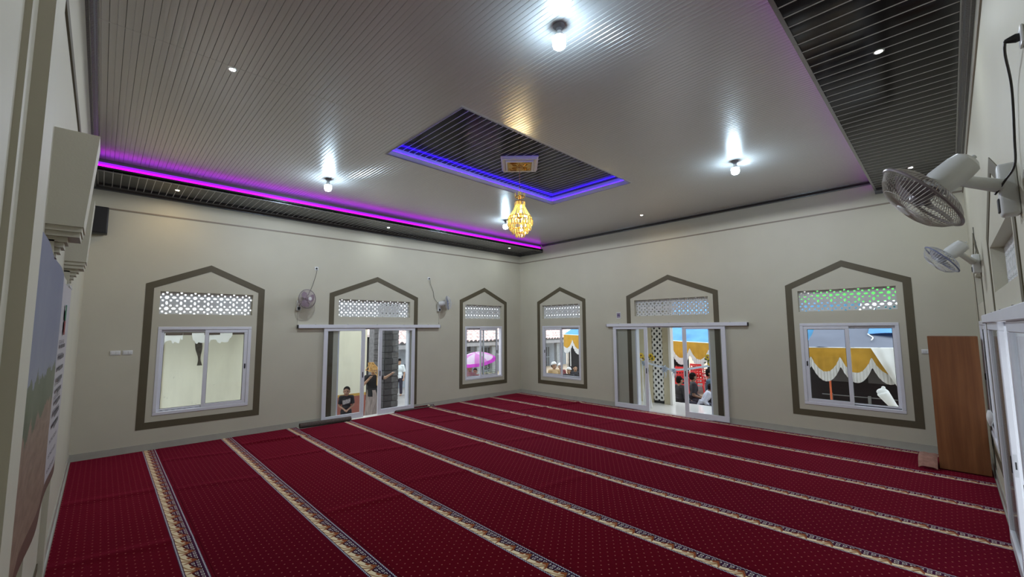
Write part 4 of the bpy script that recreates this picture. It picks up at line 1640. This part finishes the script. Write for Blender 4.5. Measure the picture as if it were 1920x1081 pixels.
# little wooden roof frame held in the doorway
m_bam = mat('yellow_wood', (.55, .33, .11), .6, var=.25, vscale=12)
wf_ = thing('wooden_rack', 'small yellow wooden roof frame held up in the gap of the left sliding door', 'frame', (-1.12, -4.88, .90))
bars = [((.0, -.17, .12), (.0, .20, .08)), ((.0, -.17, .12), (-.1, -.05, .36)), ((.0, .20, .08), (-.1, -.02, .36)), ((-.2, -.17, .14), (-.2, .2, .10)), ((-.2, -.17, .14), (-.1, -.05, .36)),
        ((-.2, .2, .10), (-.1, -.02, .36)), ((-.1, -.12, .36), (-.1, .03, .35)), ((.0, .09, .09), (.0, .09, -.30)), ((.0, -.05, .12), (.0, .09, -.02)), ((0, -.08, .2), (-.2, -.08, .22)), ((0, .1, .18), (-.2, .1, .2)), ((0, .0, .25), (-.2, .0, .27))]
for p0, p1 in bars: B().cone(p0, p1, .014, .014, 6).obj('bar', m_bam, wf_)
b = B().sheet(6, 4, lambda u, v: V((-.02 - .09 * v, -.15 + .33 * u * (1 - .5 * v), .14 + .22 * v)), .008)
b.obj('roof_board', m_bam, wf_)

# umbrella and women outside the narrow left window
um = thing('umbrella', 'pink umbrella with white panels held outside the narrow left window', 'umbrella', (-1.0, -1.2, 1.12))
m_pk = cloth('pink_canopy', (.86, .42, .80), .55, var=.06)
m_pk2 = cloth('magenta_hem', (.78, .12, .72), .5)
m_wp = cloth('white_canopy_panel', (.90, .80, .90), .55, var=.05)
UM = Matrix.Rotation(R(14), 4, 'X') @ Matrix.Rotation(R(6), 4, 'Y')
RU = .70
def up_pt(a, v):
    r = RU * v
    return UM @ V((r * cos(a), r * sin(a), .26 * (1 - v ** 2.1) - .012 * sin(4 * a) ** 2 * v))
for k in range(8):
    a0, a1 = 2 * pi * k / 8, 2 * pi * (k + 1) / 8
    b = B().sheet(6, 7, lambda u, v: up_pt(a0 + (a1 - a0) * u, .02 + .83 * v), .004)
    b.obj('panel', m_pk if k % 2 else m_wp, um, smooth=True)
    B().sheet(6, 2, lambda u, v: up_pt(a0 + (a1 - a0) * u, .85 + .15 * v), .004).obj('hem', m_pk2, um, smooth=True)
    B().tube([up_pt(a0, .05 + .95 * i / 6) - V((0, 0, .006)) for i in range(7)], .003, 5).obj('rib', m_metal, um)
B().tube([UM @ V((0, 0, .30)), UM @ V((0, 0, -.55))], .007, 8).obj('shaft', m_metal, um)
B().tube([UM @ V((0, 0, -.52)), UM @ V((0, 0, -.62)), UM @ V((0, .03, -.66)), UM @ V((0, .06, -.62))], .013, 8).obj('handle', m_black, um, smooth=True)
m_hij = mat('dusty_pink_hijab', (.36, .20, .20), .85, var=.08)
m_flo = mat('red_flowered_dress', (.55, .10, .12), .85, var=.8, vscale=9)
human('woman in a dusty pink headscarf under the pink umbrella', (-1.02, -1.47, GB), R(35), 1.50, 'stand', {'elR': (-.15, 0, .64), 'wrR': (.10, -.13, .72)},
      shirt=m_hij, long_sleeve=True, sarong=m_hij, hair='hijab', headcol=m_hij, skin=m_skin2, turn=R(15))
human('person in red flowered clothes partly behind the window stile', (-1.15, -1.12, GB), R(45), 1.38, 'stand', None, shirt=m_flo, long_sleeve=True, sarong=m_flo, hair='short', skin=m_skin2)
pl_ = thing('potted_shrub', 'dark green shrub in a pot outside the narrow left window', 'plant', (-2.6, .75, GB))
B().lathe([(0, 0), (.13, 0), (.18, .3), (.2, .32), (.17, .32), (.15, .28), (0, .28)], 18).obj('pot', mat('grey_pot', (.2, .19, .18), .8), pl_, smooth=True)
b = B()
rl_ = random.Random(4)
for i in range(260):
    th, ph, r = rl_.random() * 2 * pi, rl_.random() * pi * .6, .2 + .38 * rl_.random()
    c = V((r * cos(th) * sin(ph), r * sin(th) * sin(ph), .62 + r * cos(ph) * 1.1))
    dd = V((cos(th + rl_.random()), sin(th + rl_.random()), .6 * rl_.random())).normalized()
    sd_ = dd.cross(V((0, 0, 1))).normalized() * .028
    v = [b.bm.verts.new(c), b.bm.verts.new(c + dd * .06 + sd_), b.bm.verts.new(c + dd * .14 + V((0, 0, -.02))), b.bm.verts.new(c + dd * .06 - sd_)]
    b._f(v)
o = b.obj('foliage', mat('dark_leaf', (.05, .09, .035), .6, var=.4), pl_)
o['kind'] = 'stuff'

# ================================================================== outside the back wall (y > 0)
struct(B().box(2.6, 8.6, WT, 1.9, GA, 0).obj('floor', m_tile_w))
struct(B().box(3.0, 8.2, WT, 2.1, 2.98, 3.12).obj('ceiling', mat('terrace_soffit', (.50, .48, .42), .8)))
col_ = thing('terrace_column', 'olive terrace column with a white openwork strip outside the back sliding door', 'column', (4.44, 1.3, 0))
m_colm = mat('column_paint', (.50, .46, .33), .6, var=.04)
B().box(-.85, -.20, 0, .18, 0, 2.98).box(.14, .33, 0, .18, 0, 2.98).box(-.2, .14, .12, .18, 0, 2.98).obj('shaft', m_colm, col_)
B().box(-.2, .14, .06, .119, 0, 2.98).obj('strip_backing', mat('dark_backing', (.03, .033, .036), .8), col_)
B().box(.33, .40, -.02, .16, 0, 2.98).obj('white_edge', mat('white_render', (.78, .77, .74), .6), col_)
def strip_tile(w, t=.03):
    q, n = .20, 5
    out = []
    for cx, cy, a0 in ((-.5, -.5, 90), (.5, -.5, 180), (.5, .5, 270), (-.5, .5, 0)):
        for i in range(n):
            a = R(a0 - 90 * i / (n - 1)) if False else R(a0 - 90 * (i / (n - 1)))
            out.append((cx + q * cos(a), cy + q * sin(a) * 1.2))
    hole = [(.20 * cos(2 * pi * i / 10), .24 * sin(2 * pi * i / 10)) for i in range(10)]
    loops = [out, hole]
    flat = [p for l in loops for p in l]
    b = B()
    F = [b.bm.verts.new((p[0] * w, 0, p[1] * w)) for p in flat]
    K = [b.bm.verts.new((p[0] * w, t, p[1] * w)) for p in flat]
    for a, c2, d2 in tessellate_polygon([[V((p[0], p[1], 0)) for p in l] for l in loops]): b._f([F[a], F[c2], F[d2]]); b._f([K[d2], K[c2], K[a]])
    i = 0
    for l in loops:
        m = len(l)
        for j in range(m): b._f([F[i + j], F[i + (j + 1) % m], K[i + (j + 1) % m], K[i + j]])
        i += m
    return b.mesh('vent_tile', m_vent)


me_ts = strip_tile(.17)
for i in range(2):
    for k in range(17): inst('vent_tile', me_ts, col_, (-.115 + .17 * i, .02, .17 * k + .165))
# ceremonial ribbon
m_rib = cloth('pale_blue_satin', (.62, .70, .78), .3, var=.12, vscale=20, rough=.4)
m_net = cloth('white_net', (.88, .89, .88), .35, var=.04)
rb = thing('ceremonial_ribbon', 'pale blue ribbon with bows strung across outside the back sliding door', 'ribbon', (0, 0, 0))
path = smooth_path([(4.36, .5, 1.27), (4.65, .5, 1.2), (5.03, .5, 1.12), (5.28, .5, 1.09), (5.7, .5, 1.14), (6.3, .5, 1.27)], 8)
b = B()
vsr = []
for i, p in enumerate(path):
    a = .5 * sin(i * .5)
    vsr.append([b.bm.verts.new(p + V((0, .025 * sin(a), s * .028 * cos(a)))) for s in (-1, 1)])
for i in range(len(path) - 1): b._f([vsr[i][0], vsr[i + 1][0], vsr[i + 1][1], vsr[i][1]])
b.obj('ribbon', m_rib, rb, smooth='all')
for (x, z, s) in ((4.42, 1.22, 1.0), (5.03, 1.1, 1.25), (5.30, 1.07, .9)):
    b = B()
    for k in range(6):
        a = k * pi / 3 + .3
        loop = [V((x + .075 * s * t * cos(a), .48 - .03 * sin(pi * t), z + .075 * s * t * sin(a))) for t in (0, .5, 1)]
        loop += [V((x + .075 * s * t * cos(a + .35), .46 + .02 * sin(pi * t), z + .075 * s * t * sin(a + .35))) for t in (.8, .4, 0)]
        b.tube(loop, [.006 * s, .016 * s, .014 * s, .014 * s, .016 * s, .006 * s], 6)
    for sgn in (-1, 1): b.tube([(x, .48, z), (x + sgn * .04, .47, z - .1 * s), (x + sgn * .03, .47, z - .2 * s)], [.008, .014, .003], 6)
    b.obj('bow', m_rib, rb, smooth=True)
for (x, lab) in ((4.36, 'white stanchion with draped net and yellow flowers at left of the back sliding door'), (6.26, 'white stanchion with yellow flowers at right of the back sliding door')):
    s_ = thing('flower_stand', lab, 'stand', (x, .5, .005), 0)
    B().lathe([(0, 0), (.12, 0), (.12, .02), (.03, .04), (.018, .06), (.018, 1.28), (.05, 1.30), (.06, 1.34), (0, 1.34)], 18).obj('stand', mat('white_render', (.78, .77, .74), .6), s_, smooth=True)
    if x < 5:
        def nf(u, v):
            a = pi * (1.1 * u - .1) + .5
            r = .05 + .16 * v + .02 * sin(14 * u)
            return V((.10 + r * cos(a) * .9 + .12 * u, -.03 - r * .35 * sin(a), 1.22 - 1.21 * v))
        B().sheet(20, 14, nf, .003).obj('net_drape', m_net, s_, smooth=True)
    rp = random.Random(int(x * 10))
    yf, yg = mat('yellow_petals', (.90, .60, .03), .6, var=.2, vscale=30), mat('flower_leaves', (.06, .12, .03), .6)
    for k in range(4):
        c = V(((0.0, .04, .27, .31)[k] if x < 5 else (-.06, .0, .06, .02)[k], -.04 + .02 * k, 1.40 + (.03, -.05, .02, -.04)[k] * (1 if x < 5 else 2)))
        b = B()
        for i in range(9):
            a = 2 * pi * i / 9
            b.ell(c + V((.05 * cos(a), -.01, .05 * sin(a))), (.026, .012, .026), 6, 5)
        b.m(1).ell(c + V((0, -.022, 0)), (.024, .012, .024), 8, 6)
        b.obj('flower', [yf, mat('flower_centre', (.25, .12, .02), .7)], s_)
    b = B()
    for k in range(34):
        c = V((rp.uniform(-.1, .36 if x < 5 else .12), rp.uniform(-.05, .07), 1.33 + rp.uniform(-.05, .1)))
        d_ = V((rp.uniform(-1, 1), rp.uniform(-1, .4), rp.uniform(-.4, 1))).normalized()
        n_ = d_.cross(V((0, 1, .3))).normalized() * .018
        b._f([b.bm.verts.new(c), b.bm.verts.new(c + d_ * .04 + n_), b.bm.verts.new(c + d_ * .09), b.bm.verts.new(c + d_ * .04 - n_)])
    o = b.obj('leaves', yg, s_)
    o['kind'] = 'stuff'


# tents
m_bt = cloth('blue_tarpaulin', (.20, .46, .80), .4, var=.22, vscale=1.2)
m_gt = cloth('grey_tarpaulin', (.19, .205, .25), .2, var=.08, vscale=1.2)
m_grn = cloth('green_tarpaulin', (.14, .62, .14), .5, var=.08, vscale=2)
m_yv = cloth('golden_valance', (.62, .36, .06), .25, var=.12, vscale=4)
m_fr = cloth('white_fringe', (.80, .80, .79), .3, var=.05)
m_or = mat('orange_pole_paint', (.75, .16, .06), .45)


def tent(label, x0, x1, y, ze, run, rise, per, ph, top, mats, depth=.62, drop=.25, poles=()):
    t = thing('tent', label, 'tent', (0, 0, 0))
    zl = lambda x: ze[0] + (ze[1] - ze[0]) * (x - x0) / (x1 - x0)
    n = int((x1 - x0) * 6)
    def rf(u, v):
        x = x0 + (x1 - x0) * u
        return V((x, y + run * v, zl(x) + rise * v + .035 * sin(x * 3 + 2 * v) * sin(pi * v) + .018 * sin(x * 11 + v * 5) + .015 * sin(23 * v + x)))
    B().sheet(n, 14, rf, .006).obj('canopy', top, t, smooth=True)
    N = int((x1 - x0) / per * 20)
    sc = lambda x: top_z(x) - depth * (.2 + .8 * sqrt(sin(pi * (x - ph) / per) ** 2 + .01) ** .6)
    top_z = zl
    def vf(u, v):
        x = x0 + (x1 - x0) * u
        a, c = zl(x) - .005, sc(x)
        return V((x, y - .02 + .012 * sin(x * 40) * v, a + (c - a) * v))
    B().sheet(N, 4, vf, .004).obj('valance', m_yv, t, smooth=True)
    def ff(u, v):
        x = x0 + (x1 - x0) * u
        c = sc(x) + .012
        return V((x, y - .03 + .018 * sin(x * 95) * (.4 + .6 * v), c - drop * v))
    B().sheet(N * 3, 2, ff, .003).obj('fringe', m_fr, t, smooth=True)
    B().tube([(x0, y, zl(x0)), (x1, y, zl(x1))], .018, 8).obj('eave_pole', m_metal, t)
    for (px, py, m_) in poles:
        B().cyl((px, py, GA), (px, py, zl(px) + .0 if py <= y + .1 else zl(px) + rise * (py - y) / run), .022, 10).obj('pole', m_, t)
    return t


tent('blue tarpaulin tent with golden scalloped valance outside the back sliding door', -2.1, 8.4, 5.0, (1.92, 1.50), 4.5, 1.9, .675, 3.13, m_bt, m_bt,
     poles=((-1.9, 5.0, m_metal), (2.6, 5.0, m_metal), (7.0, 5.0, m_metal)))
tent('grey tarpaulin tent with golden scalloped valance outside the large right window', 7.75, 12.2, 3.0, (1.66, 1.74), 2.6, .95, .62, 8.513, m_gt, m_gt,
     poles=((8.25, 3.12, m_or), (11.9, 3.05, m_metal)))
bs = thing('blue_tarpaulin', 'bright blue tarpaulin sheet lying over the grey tent, upper right of the large window', 'tarpaulin', (0, 0, 0))
B().sheet(16, 8, lambda u, v: V((9.02 + 2.8 * u, 3.72 + 2.1 * v, 1.66 + .018 * (1.27 + 2.8 * u) + .365 * (.72 + 2.1 * v) + .075 + .015 * sin(9 * u) + .01 * sin(5 * v + 12 * u))), .006).obj('sheet', m_bt, bs, smooth=True)
B().tube(smooth_path([(9.02, 3.72, 2.02), (9.06, 3.66, 1.99), (9.14, 3.5, 1.93), (9.12, 3.3, 1.87)]), .014, 6).obj('tie', m_wplast, bs)
gs = thing('green_tarpaulin', 'bright green tarpaulin overhead seen through the right vent screen', 'tarpaulin', (0, 0, 0))
B().sheet(14, 8, lambda u, v: V((6.9 + 5 * u, 5.3 + 3.2 * v, 2.95 + 1.1 * v + .03 * sin(12 * u))), .006).obj('sheet', m_grn, gs, smooth=True)
for x in (7.0, 11.8): B().cyl((x, 5.3, GA), (x, 5.3, 2.95), .02, 8).obj('pole', m_metal, gs)
# black panels painted as the shade under the tents, with railing
dh = thing('shade_wall', 'black wall with the deep shade under the tents painted in', 'building', (0, 9.6, GA))
B().box(2.6, 6.4, 0, .2, 0, 2.6).obj('wall', mat('painted_shade', (.010, .009, .011), .8), dh)
B().box(2.5, 6.5, -.6, .3, 2.6, 2.72).obj('sky_block_slab', mat('dark_slab', (.06, .05, .05), .8), dh)  # slab added over the black wall to block the sky
for x in (5.2, 3.6): 
    w_ = B().box(x - .3, x + .3, -.03, 0, .5, 1.4).obj('window', mat('dim_panel', (.09, .085, .09), .5), dh)
sh = thing('shade_backdrop', 'painted-in shade: black stall front under the grey tent outside the large right window', 'backdrop', (10.1, 3.75, GA))
B().box(-2.5, 2.6, 0, .1, 0, 1.86).obj('front', mat('painted_shade', (.010, .009, .011), .8), sh)  # panel coloured black for the shade under the tent
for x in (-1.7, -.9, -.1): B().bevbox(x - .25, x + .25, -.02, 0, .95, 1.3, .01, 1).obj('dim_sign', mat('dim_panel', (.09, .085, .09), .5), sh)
for x in (-2.5, 2.5): B().box(x, x + .1, .1, .9, 0, 1.86).obj('side', mat('painted_shade', (.010, .009, .011), .8), sh)
sh2 = thing('shade_backdrop', 'painted-in shade: black stall front behind the men outside the narrow back window', 'backdrop', (.3, 5.7, GA))
B().box(-2.7, 2.75, 0, .1, 0, 2.0).obj('front', mat('painted_shade', (.010, .009, .011), .8), sh2)  # black panel standing in for the unlit space behind the men
for x in (-2.7, 2.65): B().box(x, x + .1, .1, .9, 0, 2.0).obj('side', mat('painted_shade', (.010, .009, .011), .8), sh2)
for x in (-2.55,): B().cyl((x, -.03, .6), (x, -.03, 1.6), .03, 8).obj('pale_pipe', m_wplast, sh2)
ral = thing('metal_railing', 'grey metal railing in the dark under the grey tent', 'railing', (0, 3.45, GA))
m_rl = mat('dull_grey_metal', (.22, .23, .24), .5)
for z in (.2, .4, .62): B().cyl((8.0, 0, z), (11.4, 0, z), .012, 8).obj('rail', m_rl, ral)
for x in (8.2, 8.98, 9.6, 10.4, 11.2): B().bevbox(x - .03, x + .03, -.03, .03, 0, .66, .005, 1).obj('post', m_rl, ral)

gw = thing('sky_screen_wall', 'pale grey wall added outside the right hand sliding door to tone down the sky', 'wall', (12.6, -5, GA))
B().box(0, .15, -8, 7, 0, 3.6).obj('wall', mat('grey_render', (.42, .41, .42), .8, var=.1), gw)  # added to tone down the bright sky seen through the door
B().box(-.03, .18, -8, 7, 3.6, 3.68).obj('coping', mat('grey_coping', (.3, .3, .3), .8), gw)
# gathered net curtain and bundle by the right window
cu = thing('gathered_curtain', 'translucent white curtain gathered to one side outside the large right window', 'curtain', (0, 0, 0))
def cf(u, v):
    xl = 9.13 + .56 * v
    xr = 10.3 - .42 * max(0, v - .55) / .45
    x = xl + (xr - xl) * u
    return V((x, 2.95 - .12 * min(1, 3 * v) + .03 * sin(26 * u + 3 * v) * (.4 + v), 1.70 + .02 * u - 1.15 * v))
B().sheet(44, 16, cf, .003).obj('drape', m_net, cu, smooth=True)
B().sheet(20, 12, lambda u, v: V((9.62 + .65 * u, 2.99 + .03 * sin(20 * u), 1.66 - .95 * v)), .003).obj('lining', cloth('grey_net', (.42, .45, .48), .4, var=.1, vscale=9), cu, smooth=True)
bu = thing('white_bundle', 'knotted bundle of pale net cloth at the lower right of the large right window', 'cloth', (9.60, 1.2, GA))
b = B()
b.ell((.10, 0, .55), (.16, .13, .15), 16, 12)
b.ell((.02, 0, .72), (.06, .05, .05), 12, 8)
b.cone((.02, 0, .7), (-.12, 0, .98), .05, .09, 14)
b.ell((-.12, 0, 1.0), (.085, .06, .075), 14, 10)
b.ell((-.11, 0, 1.09), (.03, .025, .03), 10, 8)
me_b = remeshed(b, .012, 'net_bundle', m_net)
inst('net_bundle', me_b, bu).scale = (1.25, 1.2, 1.05)
B().cyl((.1, 0, 0), (.1, 0, .46), .03, 10).obj('prop', m_wplast, bu)


# red plastic chairs
def red_chair(loc, rz, label):
    t = thing('plastic_chair', label, 'chair', loc, rz, 'red plastic chairs under the blue tent')
    m_ = mat('red_plastic', (.72, .045, .05), .4)
    B().sheet(8, 8, lambda u, v: V((-.21 + .42 * u, -.22 + .42 * v, .43 - .02 * sin(pi * u) + .01 * v)), .012).obj('seat', m_, t, smooth=True)
    b = B()
    bw = lambda h: .20 + .03 * sin(pi * h)
    back = lambda u, h: V(((u - .5) * 2 * bw(h), .21 + .08 * h + .05 * (1 - (2 * u - 1) ** 2), .43 + .42 * h))
    b.sheet(10, 2, lambda u, v: back(u, .82 + .18 * v), .014)
    b.sheet(10, 1, lambda u, v: back(u, .0 + .12 * v), .014)
    for k in range(5): b.sheet(1, 6, lambda u, v, k=k: back(.04 + .215 * k + .07 * (u - .1), .1 + .74 * v), .014)
    b.obj('backrest', m_, t, smooth=True)
    for sx in (-1, 1):
        B().tube(smooth_path([(sx * .215, -.2, .43), (sx * .24, -.2, .60), (sx * .245, -.12, .65), (sx * .24, .1, .65), (sx * .21, .24, .66)], 4), .016, 6).obj('armrest', m_, t, smooth=True)
        for sy in (-1, 1): B().cone((sx * .24, sy * .23, 0), (sx * .195, sy * .18, .43), .016, .026, 8).obj('leg', m_, t)
    return t


c0 = red_chair((3.42, 5.1, GA), R(200), 'red plastic chair at the left of the group under the blue tent')
dup(c0, (4.05, 5.15, GA), (0, 0, R(178)), 'red plastic chair to the right of the door stile, under the blue tent')
dup(c0, (3.66, 6.0, GA), (0, 0, R(190)), 'red plastic chair in the second row under the blue tent')
dup(c0, (3.85, 4.0, GA), (0, 0, R(215)), 'red plastic chair nearest the terrace')
dup(c0, (4.35, 6.1, GA), (0, 0, R(185)), 'red plastic chair in the back row at right')
dup(c0, (3.1, 4.4, GA), (0, 0, R(230)), 'red plastic chair half hidden by the terrace column')
dup(c0, (4.05, 5.15, GA + .13), (0, 0, R(178)), 'red plastic chair, middle one of the right stack under the blue tent')
dup(c0, (4.05, 5.15, GA + .26), (0, 0, R(178)), 'red plastic chair, topmost of the right stack under the blue tent')
dup(c0, (3.42, 5.1, GA + .13), (0, 0, R(200)), 'red plastic chair, topmost of the left stack under the blue tent')
dup(c0, (4.25, 4.2, GA), (0, 0, R(160)), 'red plastic chair right of the stile, just behind the seated men')
dup(c0, (3.3, 7.1, GA), (0, 0, R(185)), 'red plastic chair farthest left in the back row')
dup(c0, (4.75, 7.2, GA), (0, 0, R(175)), 'red plastic chair farthest right in the back row')
tb = thing('low_table', 'pale table under the blue tent, right of the red chairs', 'table', (4.95, 5.4, GA))
B().bevbox(-.5, .5, -.35, .35, .62, .66, .01, 1).obj('tabletop', mat('pale_table', (.6, .58, .54), .6), tb)
for sx in (-1, 1):
    for sy in (-1, 1): B().bevbox(sx * .45 - .025, sx * .45 + .025, sy * .3 - .025, sy * .3 + .025, 0, .62, .004, 1).obj('leg', m_metal, tb)

# seated people
m_gr = mat('grey_white_shirt', (.55, .57, .68), .8, var=.05)
m_bl = mat('slate_blue_shirt', (.06, .12, .17), .8, var=.1)
m_dk = mat('dark_shirt', (.022, .02, .026), .8, var=.2)
m_tan = mat('tan_shirt', (.48, .33, .17), .8, var=.08)
m_capw = mat('white_cap', (.80, .80, .80), .8)
GAf = GA
human('person in dark clothes sitting just below the terrace, leftmost beyond the back door', (4.62, 2.25, GAf), R(160), 1.66, 'floor', None, shirt=m_dk, legs=m_navy, long_sleeve=True, hair='short')
human('man in dark shirt sitting beyond the terrace, seen through the right door panel', (4.74, 2.95, GAf), R(120), 1.78, 'floor', None, shirt=m_dk, legs=m_navy, hair='short', turn=R(30))
human('man in pale grey shirt leaning forward between two seated men beyond the terrace', (5.24, 2.3, GAf), R(115), 1.5, 'floor', None, shirt=m_gr, legs=m_navy, hair='short', lean=R(28), long_sleeve=True)
human('man in slate blue shirt sitting at the right beyond the terrace', (5.12, 3.35, GAf), R(100), 2.0, 'floor', None, shirt=m_bl, legs=m_navy, hair='short', long_sleeve=True)
human('person in dark clothes standing by the red chairs at left', (3.2, 5.6, GAf), R(10), 1.45, 'stand', None, shirt=m_dk, legs=m_navy, hair='peci', headcol=m_hair)

bench = thing('wooden_bench', 'wooden bench carrying two seated men nearest the narrow back window', 'bench', (.75, 1.25, GA))
B().bevbox(-.7, .7, -.16, .16, .29, .33, .006, 1).obj('seat', m_bam, bench)
for sx in (-1, 1):
    for sy in (-1, 1): B().bevbox(sx * .6 - .025, sx * .6 + .025, sy * .12 - .025, sy * .12 + .025, 0, .29, .004, 1).obj('leg', m_bam, bench)
dup(bench, (.55, 1.85, GA), None, 'second wooden bench carrying two seated men, behind the first')
human('man in tan shirt and white cap, leftmost on the bench outside the narrow back window', (.44, 1.25, GA), R(70), 1.58, 'chair', None, shirt=m_tan, legs=m_navy, hair='cap', headcol=m_capw, skin=m_skin2, turn=R(20))
human('man in red collar and white cap, second on the bench', (.24, 1.85, GA), R(60), 1.46, 'chair', None, shirt=mat('dull_red_shirt', (.22, .05, .05), .8), legs=m_navy, hair='cap', headcol=m_capw, skin=m_skin2)
human('man in a pale cap beside the window mullion, third on the bench', (1.12, 1.25, GA), R(20), 1.38, 'chair', None, shirt=m_dk, legs=m_navy, hair='cap', headcol=m_capw, skin=m_skin2, turn=R(-20))
human('bareheaded man at the right end of the bench', (.93, 1.85, GA), R(50), 1.42, 'chair', None, shirt=m_dk, legs=m_navy, hair='short', skin=m_skin2)
